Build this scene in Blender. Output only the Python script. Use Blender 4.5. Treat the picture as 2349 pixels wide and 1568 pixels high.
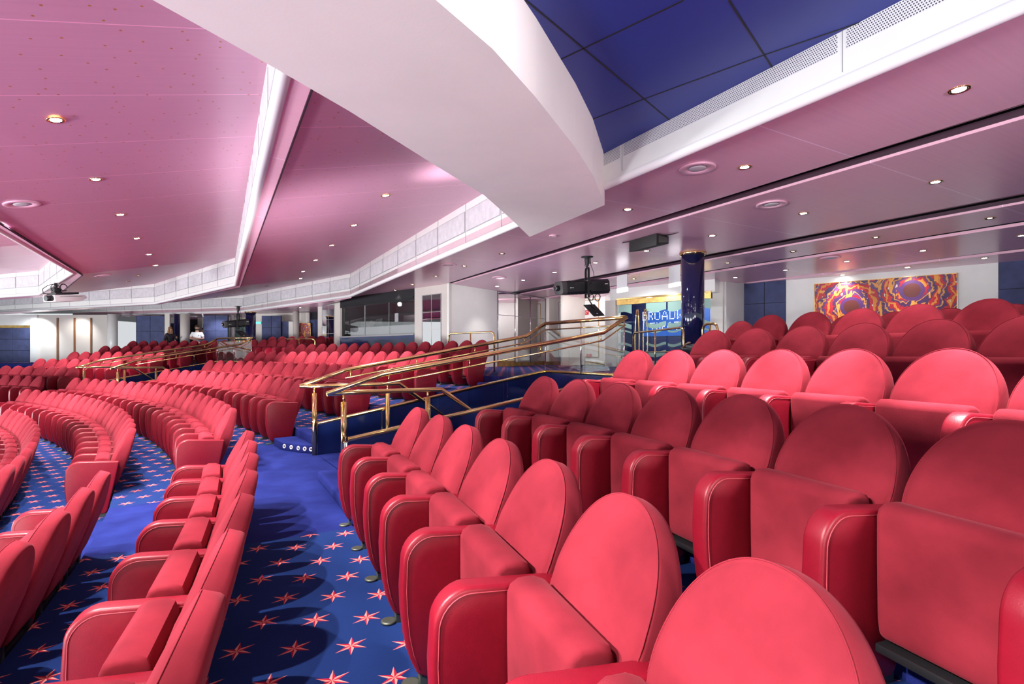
import bpy, bmesh, math, random
from mathutils import Vector, Matrix
random.seed(7)
S = bpy.context.scene
for o in list(bpy.data.objects): bpy.data.objects.remove(o)
COL = S.collection
# ------------------------------------------------------------------ camera, world, exposure
F = 1176.0; HX = 1174.5; HY = 807.2            # focal length (px), principal column, eye-level row of the 2349x1568 frame
cam = bpy.data.cameras.new('camera'); co = bpy.data.objects.new('camera', cam); COL.objects.link(co)
co.location = (0, 0, 0); co.rotation_euler = (math.pi/2, 0, 0)
cam.sensor_width = 36; cam.lens = 36*F/2349; cam.shift_y = (HY-784)/2349; cam.clip_start = .05; cam.clip_end = 200
S.camera = co
S.view_settings.view_transform = 'Standard'; S.view_settings.look = 'None'; S.view_settings.gamma = 1
S.view_settings.use_curve_mapping = False; S.view_settings.exposure = 0.75
w = bpy.data.worlds.new('hall_air'); S.world = w; w.use_nodes = True
w.node_tree.nodes['Background'].inputs[0].default_value = (.92, .97, 1, 1)
w.node_tree.nodes['Background'].inputs[1].default_value = .5
def spot(name, loc, to, e, size=60, blend=.5, r=.05, col=(1,.97,.95)):
    l = bpy.data.lights.new(name, 'SPOT'); l.energy = e; l.spot_size = math.radians(size); l.spot_blend = blend
    l.shadow_soft_size = r; l.color = col
    o = bpy.data.objects.new(name, l); COL.objects.link(o); o.location = loc
    o.rotation_euler = (Vector(to)-Vector(loc)).to_track_quat('-Z', 'Y').to_euler()
    return o
# spots in the ceiling bays above the seats, some added to brighten rows
def ns(n, st, z):                                  # point at distance n from the camera line across the bays, st along them
    a = math.radians(29); return Vector((n*math.cos(a)-st*math.sin(a), n*math.sin(a)+st*math.cos(a), z))
def polar(R, deg, z):
    a = math.radians(deg); return Vector((-23.22+R*math.cos(a), -7.29+R*math.sin(a), z))
for st in (.4, 1.6, 2.8, 4.0, 5.2, 6.6, 8.2):      # ceiling fittings of the left bay: the lower rows and the oval shadows behind them
    spot('bay_and_fill_spot', ns(-1.45, st, 2.08), ns(-1.2, st+.25, -1), 460, 78, .35, .035)
for st in (-.3, .5, 1.3, 2.0):                     # narrow spots added to light the front row of the right block
    spot('bay_and_fill_spot', ns(-2.4, st, 1.88), ns(1.15, st+.05, -.8), 620, 26, .5, .035)
for st in (2.7, 3.5, 4.3):  # more spots added for the same row, farther along
    spot('bay_and_fill_spot', ns(-1.2, st, 2.08), ns(1.25, st, -.75), 430, 27, .5, .035)
for st in (-.6, .5, 1.6, 2.7, 3.5):                # fittings in the blue recess over the third row
    spot('recess_light', ns(3.25, st, 2.1), ns(3.42, st, 0), 560, 50, .4, .035)
for ph in (39, 42, 45, 48, 51, 54):  # unseen spots added over the brighter rows of the middle block
    spot('bay_and_fill_spot', polar(26.9, ph, 1.95), polar(27.4, ph, 0), 400, 50, .4, .035)
    spot('bay_and_fill_spot', polar(24.6, ph, 2.0), polar(25.3, ph, -.5), 240, 55, .4, .035)
for ph in (18, 21.5, 25):                          # added under the rear slab to brighten the right block's fifth row
    spot('bay_and_fill_spot', polar(29.3, ph, 1.93), polar(30.0, ph, .2), 120, 46, .5, .035)
spot('bay_and_fill_spot', polar(24.9, 25.5, 2.0), polar(26.4, 26.3, -.3), 200, 34, .5, .035)  # spot added to brighten the aisle end of the second row
for ph in (38, 43, 48, 53, 58):
    spot('bay_and_fill_spot', polar(21.6, ph, 2.0), polar(23.2, ph, -1), 640, 85, .4, .035)
for ph in (66, 70, 74):
    spot('bay_and_fill_spot', polar(25.6, ph, 1.7), polar(26.4, ph, -.3), 400, 80, .4, .035)
spot('recess_uplight', (.45, 2.2, 1.98), (-.6, 2.9, 1.75), 18, 120, .8, .04)
spot('cove_uplight', (-.75, 6.6, 1.75), (-.75, 6.5, 2.6), 16, 120, .9, .04)
# unseen soft fill added on the stage side for ceiling bays and seat fronts
for loc, e, r in (((-11, -5, -1.9), 900, 1.2), ((-19, 2, -1.9), 1500, 1.2), ((-24, 12, -1.2), 900, 1.2), ((-3, -5, -1.2), 120, 1.0)):
    l = bpy.data.lights.new('stage_fill', 'POINT'); l.energy = e; l.shadow_soft_size = r; l.color = (.90, .97, 1)
    o = bpy.data.objects.new('stage_fill', l); COL.objects.link(o); o.location = loc
for a, b, e, sz, c in (((-5, -2, -1.3), (-3, 4, 2.3), 900, 110, (.95,.97,1)), ((-12, 2, -1.3), (-6, 9.5, 2.3), 1900, 110, (.95,.97,1)), ((-20, 10, -1.0), (-13, 17, 2.3), 1300, 110, (.95,.98,1)),
    ((4.5, -3.5, .3), (4.5, 5.0, 2.0), 900, 110, (1,.95,.95)), ((1.5, -3, -.3), (-.2, 3.5, 1.7), 260, 90, (1,.96,.97)), ((.3, 11.6, -.3), (1.8, 12.8, 2.0), 38, 140, (.72,.80,1)), ((-3.4, 6.2, -1.2), (-2.0, 8.6, 2.3), 420, 95, (1,.96,.98)), ((-8.5, 18.0, -.6), (-8.0, 20.5, 1.8), 220, 130, (.85,.85,1))):
    spot('ceiling_fill', a, b, e, sz, .6, .5, c)  # upward fill added to brighten the ceiling, no fittings stand there
# ------------------------------------------------------------------ helpers
def pz(x, y, z):                                   # the point at height z seen at pixel x,y
    Y = F*z/(HY-y); return Vector(((x-HX)/F*Y, Y, z))
def pY(x, y, Y):                                   # the point at distance Y seen at pixel x,y
    return Vector(((x-HX)/F*Y, Y, (HY-y)/F*Y))
CX, CY = -23.22, -7.29                             # centre of the seating arcs
def pol(R, deg, z=0):
    a = math.radians(deg); return Vector((CX+R*math.cos(a), CY+R*math.sin(a), z))
class MB:
    def __init__(s): s.v=[]; s.f=[]; s.sm=[]; s.mi=[]
    def add(s, vs, fs, smooth=False, mi=0):
        n=len(s.v); s.v += [tuple(v) for v in vs]
        for f in fs: s.f.append(tuple(n+i for i in f)); s.sm.append(smooth); s.mi.append(mi)
        return s
    def box(s, c, size, rz=0, mi=0, M=None):
        hx,hy,hz=[k/2 for k in size]; R = M if M is not None else Matrix.Rotation(rz,3,'Z'); c=Vector(c)
        vs=[c+R@Vector((x,y,z)) for z in(-hz,hz) for y in(-hy,hy) for x in(-hx,hx)]
        return s.add(vs,[(0,2,3,1),(4,5,7,6),(0,1,5,4),(2,6,7,3),(0,4,6,2),(1,3,7,5)],mi=mi)
    def poly(s, pts, mi=0): return s.add(pts,[tuple(range(len(pts)))],mi=mi)
    def prism(s, pts, d, mi=0, smooth=False):      # closed prism: polygon pts swept by vector d
        n=len(pts); d=Vector(d); vs=[Vector(p) for p in pts]+[Vector(p)+d for p in pts]
        s.add(vs,[tuple(range(n))[::-1],tuple(range(n,2*n))],mi=mi)
        k=len(s.v)-2*n
        for i in range(n):
            j=(i+1)%n; s.f.append((k+i,k+j,k+n+j,k+n+i)); s.sm.append(smooth); s.mi.append(mi)
        return s
    def tube(s, path, r, seg=12, mi=0, caps=True, closed=False):
        P=[Vector(p) for p in path]; n=len(P); vs=[]; up=Vector((0,0,1)); prev=None
        for i,p in enumerate(P):
            if closed: a=P[i-1]; b=P[(i+1)%n]
            else: a=P[max(0,i-1)]; b=P[min(n-1,i+1)]
            t=(b-a).normalized()
            if 0<i<n-1 or closed:
                d1=(P[i]-P[i-1]).normalized(); d2=(P[(i+1)%n]-P[i]).normalized(); t=(d1+d2).normalized()
                k=1/max(.5,math.sqrt((1+max(-.9,d1.dot(d2)))/2))
            else: k=1; d1=d2=t
            u=t.cross(up)
            if u.length<1e-3 or prev is not None and t.cross(prev).length>1e-3 and abs(t.z)>.98: u=(prev.cross(t)).cross(t)*-1 if prev is not None and prev.cross(t).length>1e-3 else t.cross(Vector((1,0,0)))
            if prev is not None:
                u=prev-t*prev.dot(t)
                if u.length<1e-4: u=t.cross(up)
            u.normalize(); prev=u.copy(); v=t.cross(u)
            bis=(d2-d1)
            for j in range(seg):
                a_=2*math.pi*j/seg; off=u*math.cos(a_)*r+v*math.sin(a_)*r
                if bis.length>1e-4:
                    bn=bis.normalized(); off+=bn*off.dot(bn)*(k-1)
                vs.append(p+off)
        fs=[]
        m=n if closed else n-1
        for i in range(m):
            i2=(i+1)%n
            for j in range(seg):
                j2=(j+1)%seg; fs.append((i*seg+j,i*seg+j2,i2*seg+j2,i2*seg+j))
        s.add(vs,fs,True,mi)
        if caps and not closed:
            k=len(s.v)-len(vs)
            s.f.append(tuple(k+j for j in range(seg))[::-1]); s.sm.append(False); s.mi.append(mi)
            s.f.append(tuple(k+(n-1)*seg+j for j in range(seg))); s.sm.append(False); s.mi.append(mi)
        return s
    def lathe(s, prof, c, seg=32, M=None, mi=0, smooth=True):  # prof: (r,z) list
        c=Vector(c); M=M or Matrix.Identity(3); vs=[]; fs=[]
        for r,z in prof:
            for j in range(seg):
                a=2*math.pi*j/seg; vs.append(c+M@Vector((r*math.cos(a),r*math.sin(a),z)))
        for i in range(len(prof)-1):
            for j in range(seg):
                j2=(j+1)%seg; fs.append((i*seg+j,i*seg+j2,(i+1)*seg+j2,(i+1)*seg+j))
        fs.append(tuple(range(seg))[::-1]); fs.append(tuple((len(prof)-1)*seg+j for j in range(seg)))
        s.add(vs,fs,smooth,mi); s.sm[-1]=False; s.sm[-2]=False
        return s
    def build(s, name, mats, parent=None, bevel=0, seg=2, kind=None, label=None, cat=None, group=None, fix=True, ang=.5):
        me=bpy.data.meshes.new(name); me.from_pydata(s.v,[],s.f)
        if not isinstance(mats,(list,tuple)): mats=[mats]
        for m in mats: me.materials.append(m)
        me.polygons.foreach_set('use_smooth',s.sm); me.polygons.foreach_set('material_index',s.mi)
        if bevel or fix:
            bm=bmesh.new(); bm.from_mesh(me)
            if bevel:
                es=[e for e in bm.edges if len(e.link_faces)==2 and e.calc_face_angle(0)>ang]
                bmesh.ops.bevel(bm,geom=es,offset=bevel,segments=seg,affect='EDGES',profile=.5,clamp_overlap=True)
                for f in bm.faces: f.smooth=True
            if fix: bmesh.ops.recalc_face_normals(bm,faces=bm.faces)
            bm.to_mesh(me); bm.free()
            if bevel: me.set_sharp_from_angle(angle=.7)
        o=bpy.data.objects.new(name,me); COL.objects.link(o)
        if parent is not None: o.parent=parent
        return tag(o,label,cat,group,kind)
def tag(o, label=None, cat=None, group=None, kind=None):
    if label: o['label']=label
    if cat: o['category']=cat
    if group: o['group']=group
    if kind: o['kind']=kind
    return o
def thing(name, loc=(0,0,0), label=None, cat=None, group=None, rz=0, kind=None):
    o=bpy.data.objects.new(name,None); o.empty_display_size=.1; COL.objects.link(o); o.location=loc; o.rotation_euler=(0,0,rz)
    return tag(o,label,cat,group,kind)
# ------------------------------------------------------------------ materials
class NT:
    def __init__(s,name):
        s.m=bpy.data.materials.new(name); s.m.use_nodes=True; s.t=s.m.node_tree; s.b=s.t.nodes['Principled BSDF']
    def n(s,ty,**k):
        x=s.t.nodes.new('ShaderNode'+ty)
        for a,b in k.items():
            if a.startswith('i_'):
                kk=a[2:]; x.inputs[int(kk) if kk.isdigit() else kk].default_value=b
            else: setattr(x,a,b)
        return x
    def l(s,a,b): s.t.links.new(a,b)
    def math(s,op,a,b=None,c=None):
        x=s.n('Math',operation=op)
        for i,q in enumerate((a,b,c)):
            if q is None: continue
            if isinstance(q,(int,float)): x.inputs[i].default_value=q
            else: s.l(q,x.inputs[i])
        return x.outputs[0]
    def mix(s,f,a,b):
        x=s.n('Mix',data_type='RGBA')
        for i,q in ((0,f),(6,a),(7,b)):
            if isinstance(q,(int,float)): x.inputs[i].default_value=q
            elif isinstance(q,tuple): x.inputs[i].default_value=(*q,1)
            else: s.l(q,x.inputs[i])
        return x.outputs[2]
    def coords(s,kind='Object'): return s.n('TexCoord').outputs[kind]
def mat(name,col,rough=.5,metal=0,noise=0,nscale=20,bump=0,bscale=200,sheen=0,stint=None,coat=0,spec=None,emit=None,es=0,trans=0,alpha=1):
    t=NT(name); b=t.b
    b.inputs['Base Color'].default_value=(*col,1); b.inputs['Roughness'].default_value=rough; b.inputs['Metallic'].default_value=metal
    if noise:
        nz=t.n('TexNoise',i_Scale=nscale,i_Detail=4.0); t.l(t.coords(),nz.inputs['Vector'])
        r=t.n('MapRange',i_1=.3,i_2=.7); t.l(nz.outputs[0],r.inputs[0])
        c=t.mix(r.outputs[0],tuple(k*(1-noise) for k in col),tuple(min(1,k*(1+noise)) for k in col)); t.l(c,b.inputs['Base Color'])
    if bump:
        nz=t.n('TexNoise',i_Scale=bscale,i_Detail=2.0); t.l(t.coords(),nz.inputs['Vector'])
        bp=t.n('Bump',i_Strength=bump,i_Distance=.002); t.l(nz.outputs[0],bp.inputs['Height']); t.l(bp.outputs[0],b.inputs['Normal'])
    if sheen:
        b.inputs['Sheen Weight'].default_value=sheen; b.inputs['Sheen Roughness'].default_value=.45
        b.inputs['Sheen Tint'].default_value=(*(stint or (1,1,1)),1)
    if coat: b.inputs['Coat Weight'].default_value=coat; b.inputs['Coat Roughness'].default_value=.08
    if spec is not None: b.inputs['Specular IOR Level'].default_value=spec
    if emit: b.inputs['Emission Color'].default_value=(*emit,1); b.inputs['Emission Strength'].default_value=es
    if trans: b.inputs['Transmission Weight'].default_value=trans
    if alpha<1: b.inputs['Alpha'].default_value=alpha
    return t.m
M={}
M['velvet']=mat('red_velvet',(.225,.019,.031),.8,noise=.22,nscale=5,bump=.35,bscale=500,sheen=.10,stint=(1,.30,.36),spec=.05)
M['leather']=mat('red_leather',(.23,.004,.016),.42,noise=.06,nscale=30,bump=.25,bscale=260,spec=.45)
M['stitch']=mat('red_thread',(.42,.05,.07),.6)  # thread made paler than the leather for the highlight a seam catches
M['black']=mat('black_metal',(.012,.012,.014),.4,spec=.5)
M['blackm']=mat('matt_black_paint',(.016,.015,.016),.6)
M['darkgrey']=mat('dark_grey_plastic',(.07,.065,.065),.5)
M['grey']=mat('grey_plastic',(.35,.34,.36),.45)
M['foot']=mat('worn_zinc_foot',(.10,.11,.09),.45,metal=.6)
M['brass']=mat('polished_brass',(.90,.66,.28),.15,metal=1)
M['brassd']=mat('dull_brass',(.66,.42,.14),.32,metal=1,noise=.25,nscale=6)
M['chrome']=mat('chrome',(.8,.8,.82),.12,metal=1)
M['white']=mat('white_lacquer',(.80,.78,.76),.28,noise=.02,nscale=3,spec=.5)
M['whitem']=mat('white_paint',(.80,.77,.78),.6)
M['cream']=mat('cream_lacquer',(.66,.60,.56),.3,noise=.03,nscale=2)
M['beam']=mat('white_plaster',(.80,.73,.72),.8,noise=.03,nscale=2,bump=.2,bscale=60)
M['covepanel']=mat('grey_fabric_inset',(.58,.55,.58),.8,noise=.10,nscale=8)
M['mirror']=mat('mirror_glass',(.86,.84,.85),.015,metal=1)
M['navy']=mat('navy_gloss',(.008,.010,.055),.06,coat=.6)
M['navywall']=mat('navy_laminate',(.010,.022,.11),.12,coat=.3)
M['bluepanel']=mat('blue_suede_panel',(.045,.055,.15),.7,noise=.22,nscale=4,sheen=.2)
M['dark']=mat('dark_void',(.01,.008,.012),.7)
M['slot']=mat('dark_plum_slot',(.045,.012,.03),.6)
M['wood']=mat('brown_wood_strip',(.22,.09,.035),.4)
M['skin']=mat('skin',(.55,.30,.22),.55)
M['hair']=mat('dark_hair',(.03,.018,.012),.6)
M['blond']=mat('auburn_hair',(.28,.13,.05),.6)
M['shirt']=mat('white_cotton',(.78,.78,.80),.8)
M['darktop']=mat('black_cloth',(.03,.02,.03),.8)
M['bag']=mat('black_nylon',(.015,.018,.025),.45,noise=.2,nscale=30)
M['strap']=mat('brown_leather_strap',(.10,.045,.03),.5)
M['redsign']=mat('red_sign',(.62,.02,.03),.4)
M['paper']=mat('paper',(.75,.76,.80),.7)
M['frost']=mat('frosted_green_glass',(.30,.47,.42),.35,alpha=.92)
M['bluesign']=mat('blue_sign_panel',(.01,.07,.28),.4,emit=(.01,.10,.5),es=.35)
M['dots']=mat('lit_sign_bulbs',(1,1,1),.5,emit=(1,.95,.85),es=2.2)
M['lamp']=mat('lit_lamp',(1,1,1),.5,emit=(.93,1,.97),es=60)
M['signlight']=mat('lit_sign_face',(1,1,1),.5,emit=(1,.95,1),es=5)
M['greenled']=mat('green_exit_face',(.1,.6,.5),.5,emit=(.05,.8,.6),es=1.5)
def glass():
    t=NT('clear_glass'); t.t.nodes.remove(t.b)
    tr=t.n('BsdfTransparent'); tr.inputs[0].default_value=(.985,.995,.992,1)
    g=t.n('BsdfGlossy',i_Roughness=.01); fr=t.n('Fresnel',i_IOR=1.5)
    f=t.math('MULTIPLY',fr.outputs[0],.38)
    mx=t.n('MixShader'); t.l(f,mx.inputs[0]); t.l(tr.outputs[0],mx.inputs[1]); t.l(g.outputs[0],mx.inputs[2])
    t.l(mx.outputs[0],t.t.nodes['Material Output'].inputs[0]); return t.m
M['glass']=glass()
def carpet():
    t=NT('star_carpet'); co_=t.coords(); sx=t.n('SeparateXYZ'); t.l(co_,sx.inputs[0])
    P=.262
    def fr(o,off): 
        a=t.math('DIVIDE',t.math('ADD',o,off),P); f=t.math('FRACT',a); return t.math('MULTIPLY',t.math('SUBTRACT',f,.5),P)
    x=fr(sx.outputs[0],1.295+P*20.5); y=fr(t.math('SUBTRACT',sx.outputs[1],t.math('MULTIPLY',sx.outputs[0],.09)),-2.79+P*40.5)
    ang=t.math('ADD',t.math('ARCTAN2',y,x),math.pi+.25); r=t.math('SQRT',t.math('ADD',t.math('MULTIPLY',x,x),t.math('MULTIPLY',y,y)))
    s12=t.math('DIVIDE',ang,math.pi/6); fl=t.math('FLOOR',s12); par=t.math('MODULO',fl,2.0)
    # distance within a sector of 60 degrees folded about the point axis
    a6=t.math('ABSOLUTE',t.math('SUBTRACT',t.math('MODULO',ang,math.pi/3),math.pi/6))   # 0 at the valley, pi/6 at the tip
    a=t.math('SUBTRACT',math.pi/6,a6)                                                  # angle from tip axis
    Ro,Ri=.080,.025
    # edge line from (Ro,0) to (Ri cos30, Ri sin30)
    ex,ey=Ri*math.cos(math.pi/6)-Ro,Ri*math.sin(math.pi/6)
    nx,ny=ey,-ex; dd=nx*Ro
    den=t.math('ADD',t.math('MULTIPLY',t.math('COSINE',a),nx),t.math('MULTIPLY',t.math('SINE',a),ny))
    edge=t.math('DIVIDE',dd,den)
    nz=t.n('TexNoise',i_Scale=160.0); t.l(co_,nz.inputs[0])
    inside=t.math('LESS_THAN',t.math('ADD',r,t.math('MULTIPLY',t.math('SUBTRACT',nz.outputs[0],.5),.006)),edge)
    star=t.mix(par,(.72,.26,.22),(.36,.010,.035))
    n2=t.n('TexNoise',i_Scale=2.2,i_Detail=3.0); t.l(co_,n2.inputs[0])
    n3=t.n('TexNoise',i_Scale=220.0); t.l(co_,n3.inputs[0])
    mm=t.math('ADD',t.math('MULTIPLY',n2.outputs[0],.6),t.math('MULTIPLY',n3.outputs[0],.4))
    base=t.mix(mm,(.005,.013,.070),(.013,.038,.16))
    t.l(t.mix(inside,base,star),t.b.inputs['Base Color']); t.b.inputs['Roughness'].default_value=.95; t.b.inputs['Specular IOR Level'].default_value=.1
    return t.m
M['star']=carpet()
def plain():
    t=NT('plain_blue_carpet'); c=t.coords()
    n2=t.n('TexNoise',i_Scale=3.0,i_Detail=5.0); t.l(c,n2.inputs[0]); n3=t.n('TexNoise',i_Scale=250.0); t.l(c,n3.inputs[0])
    mm=t.math('ADD',t.math('MULTIPLY',n2.outputs[0],.7),t.math('MULTIPLY',n3.outputs[0],.3))
    r=t.n('MapRange',i_1=.35,i_2=.65); t.l(mm,r.inputs[0])
    t.l(t.mix(r.outputs[0],(.008,.012,.095),(.017,.027,.165)),t.b.inputs['Base Color']); t.b.inputs['Roughness'].default_value=.95
    bp=t.n('Bump',i_Strength=.5,i_Distance=.004); t.l(n3.outputs[0],bp.inputs['Height']); t.l(bp.outputs[0],t.b.inputs['Normal'])
    t.b.inputs['Specular IOR Level'].default_value=.1
    return t.m
M['plain']=plain()
def ceil_mat(name,col,dots,rot,rough=.32,pitch=1.15,metal=.0):
    t=NT(name); c=t.coords(); mp=t.n('Mapping'); mp.inputs['Rotation'].default_value=(0,0,rot); t.l(c,mp.inputs[0])
    sx=t.n('SeparateXYZ'); t.l(mp.outputs[0],sx.inputs[0])
    f=t.math('FRACT',t.math('DIVIDE',t.math('ADD',sx.outputs[1],40.3),pitch)); ln=t.math('LESS_THAN',f,.012/pitch)
    ms=t.n('Mapping'); ms.inputs['Scale'].default_value=(.6,40,1); t.l(mp.outputs[0],ms.inputs[0])
    nz=t.n('TexNoise',i_Scale=1.0,i_Detail=3.0); t.l(ms.outputs[0],nz.inputs[0])
    base=t.mix(nz.outputs[0],tuple(k*.94 for k in col),tuple(min(1,k*1.06) for k in col))
    base=t.mix(ln,base,tuple(min(1,k*1.5) for k in col))
    if dots:
        vo=t.n('TexVoronoi',i_Scale=4.6,voronoi_dimensions='2D'); t.l(c,vo.inputs['Vector']); d=t.math('LESS_THAN',vo.outputs['Distance'],.045)
        base=t.mix(d,base,(.45,.16,.04))
    t.l(base,t.b.inputs['Base Color']); t.b.inputs['Roughness'].default_value=rough; t.b.inputs['Metallic'].default_value=metal
    t.b.inputs['Specular IOR Level'].default_value=.6
    return t.m
M['bay']=ceil_mat('pink_starlight_ceiling',(.60,.29,.43),True,math.radians(-29))
M['slab']=ceil_mat('pink_gloss_ceiling',(.84,.47,.60),False,math.radians(-29),.25,2.4)
M['blueceil']=mat('deep_blue_ceiling',(.018,.035,.24),.45)
def grille():
    t=NT('perforated_white_metal'); c=t.coords(); mp=t.n('Mapping'); mp.inputs['Rotation'].default_value=(0,0,math.radians(-29)); t.l(c,mp.inputs[0])
    sx=t.n('SeparateXYZ'); t.l(mp.outputs[0],sx.inputs[0]); P=.016
    row=t.math('FLOOR',t.math('DIVIDE',sx.outputs[2],P)); sh=t.math('MULTIPLY',t.math('MODULO',t.math('ABSOLUTE',row),2.0),P/2)
    a=t.math('SUBTRACT',t.math('FRACT',t.math('DIVIDE',t.math('ADD',t.math('ADD',sx.outputs[1],sh),40),P)),.5)
    b=t.math('SUBTRACT',t.math('FRACT',t.math('DIVIDE',t.math('ADD',sx.outputs[2],40),P)),.5)
    r=t.math('ADD',t.math('MULTIPLY',a,a),t.math('MULTIPLY',b,b)); h=t.math('LESS_THAN',r,.085)
    t.l(t.mix(h,(.75,.73,.76),(.03,.03,.035)),t.b.inputs['Base Color']); t.b.inputs['Roughness'].default_value=.4; return t.m
M['grille']=grille()
def painting_mat(name,w,h,cs,style=0):
    t=NT(name); c=t.coords(); sx=t.n('SeparateXYZ'); t.l(c,sx.inputs[0])
    nz=t.n('TexNoise',i_Scale=2.4,i_Detail=3.0,i_Distortion=1.2); t.l(c,nz.inputs[0])
    d=None
    for (a,b) in cs:
        dx=t.math('SUBTRACT',sx.outputs[0],a); dy=t.math('SUBTRACT',sx.outputs[2],b)
        q=t.math('SQRT',t.math('ADD',t.math('MULTIPLY',dx,dx),t.math('MULTIPLY',dy,dy)))
        d=q if d is None else t.math('MINIMUM',d,q)
    v=t.math('ADD',t.math('MULTIPLY',d,3.3 if not style else 9.0),t.math('MULTIPLY',nz.outputs[0],1.6))
    f=t.math('FRACT',v); cr=t.n('ValToRGB'); t.l(f,cr.inputs[0]); e=cr.color_ramp; e.interpolation='CONSTANT'
    stops=[(0,(.07,.02,.10)),(.20,(.55,.015,.03)),(.42,(.72,.27,.04)),(.58,(.52,.01,.025)),(.74,(.11,.03,.15)),(.90,(.70,.30,.06))]
    e.elements[0].position=0; e.elements[0].color=(*stops[0][1],1); e.elements[1].position=stops[1][0]; e.elements[1].color=(*stops[1][1],1)
    for p,q in stops[2:]: x=e.elements.new(p); x.color=(*q,1)
    mp=t.n('Mapping'); mp.inputs['Scale'].default_value=(5,1,2.2); mp.inputs['Rotation'].default_value=(0,.5,0); t.l(c,mp.inputs[0])
    n2=t.n('TexNoise',i_Scale=1.3,i_Detail=2.0); t.l(mp.outputs[0],n2.inputs[0]); o2=t.math('GREATER_THAN',n2.outputs[0],.60)
    col=t.mix(o2,cr.outputs[0],(.85,.36,.06))
    n3=t.n('TexNoise',i_Scale=3.1); t.l(mp.outputs[0],n3.inputs[0]); o3=t.math('GREATER_THAN',n3.outputs[0],.70); col=t.mix(o3,col,(.8,.74,.68))
    if not style:
        core=t.math('LESS_THAN',d,.17); col=t.mix(core,col,(.13,.025,.02)); ring=t.math('MULTIPLY',t.math('GREATER_THAN',d,.17),t.math('LESS_THAN',d,.25)); col=t.mix(ring,col,(.10,.03,.15))
    t.l(col,t.b.inputs['Base Color']); t.b.inputs['Roughness'].default_value=.3; return t.m
# ------------------------------------------------------------------ seating levels
RR={'N':22.0,'M':23.01,'L':24.02,'A':25.24,'B':26.46,'C':27.69,'D':28.9,'E':30.06,'F':31.26}
ZT={'N':-1.164,'M':-.928,'L':-.689,'A':-.457,'B':-.234,'C':.012,'D':.25,'E':.474,'F':.62}
SH=.95
edges=[(15,20.70,-2.34),(20.70,21.82,ZT['N']-SH),(21.82,22.83,ZT['M']-SH),(22.83,23.84,ZT['L']-SH),(23.84,25.06,ZT['A']-SH),(25.06,26.28,ZT['B']-SH),(26.28,27.51,ZT['C']-SH),(27.51,28.72,ZT['D']-SH),(28.72,44,ZT['E']-SH)]
def an(p): return math.degrees(math.atan2(p.y-CY,p.x-CX))
def rad(p): return math.hypot(p.x-CX,p.y-CY)
def onarc(x,R):                                   # the point of the arc of radius R seen in pixel column x
    k=(x-HX)/F; lo,hi=20.,90.
    for _ in range(60):
        m=(lo+hi)/2; p=pol(R,m); lo,hi=((m,hi) if p.x/p.y>k else (lo,m))
    return lo
PIT0,PIT1=25.05,28.85
# stairwell corners: near start, far start, near end, far end  (angles)
W1=[onarc(797,PIT0),onarc(728,PIT0),onarc(1432,PIT1),onarc(1251,PIT1)]
W2=[onarc(274,PIT0),onarc(196,PIT0),onarc(577,PIT1),onarc(499,PIT1)]
print('pits',W1,W2)
def lin(a,b): return lambda r:a+(b-a)*(r-PIT0)/(PIT1-PIT0)
near1=lin(W1[0],W1[2]); far1=lin(W1[1],W1[3]); near2=lin(W2[0],W2[2]); far2=lin(W2[1],W2[3])
fl=MB(); STEP=.9
def sector(mb,r0,r1,z,f0,f1,mi,n=None):
    n=n or max(1,int(abs(f1(r0)-f0(r0))/1.5))
    vs=[]
    for i in range(n+1):
        for r in (r0,r1):
            a=f0(r)+(f1(r)-f0(r))*i/n; vs.append(pol(r,a,z))
    mb.add(vs,[(2*i,2*i+1,2*i+3,2*i+2) for i in range(n)],mi=mi)
k_=lambda v:(lambda r:v)
for i,(r0,r1,z) in enumerate(edges):
    cuts=[r0]+[c for c in (PIT0,PIT1) if r0<c<r1]+[r1]
    for a,b in zip(cuts,cuts[1:]):
        if PIT0<=a and b<=PIT1+1e-6: segs=[(k_(-15),near1),(far1,near2),(far2,k_(115))]
        else:
            segs=[(k_(-15),k_(27.45)),(k_(27.45),k_(37.6)),(k_(37.6),k_(115))]
        for j,(f0,f1) in enumerate(segs):
            mi=0
            if len(segs)==3 and j==1 and not(PIT0<=a and b<=PIT1+1e-6) and r0<25 : mi=1
            if i in (1,2,3) and j==1: segs2=[(f0,k_(29.8),0),(k_(29.8),k_(33.7 if i==3 else 34.8),1),(k_(33.7 if i==3 else 34.8),f1,0)]
            else: segs2=[(f0,f1,mi)]
            for g0,g1,m_ in segs2: sector(fl,a,b,z,g0,g1,m_)
    if i>0:
        zp=edges[i-1][2]; rng=[(k_(-15),k_(115))] if not(PIT0<r0<PIT1) else [(k_(-15),near1),(far1,near2),(far2,k_(115))]
        for f0,f1 in rng:
            n=max(1,int(abs(f1(r0)-f0(r0))/1.5)); vs=[]
            for q in range(n+1):
                a=f0(r0)+(f1(r0)-f0(r0))*q/n; vs+= [pol(r0,a,zp),pol(r0,a,z)]
            fl.add(vs,[(2*q,2*q+1,2*q+3,2*q+2) for q in range(n)],mi=1)
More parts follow.
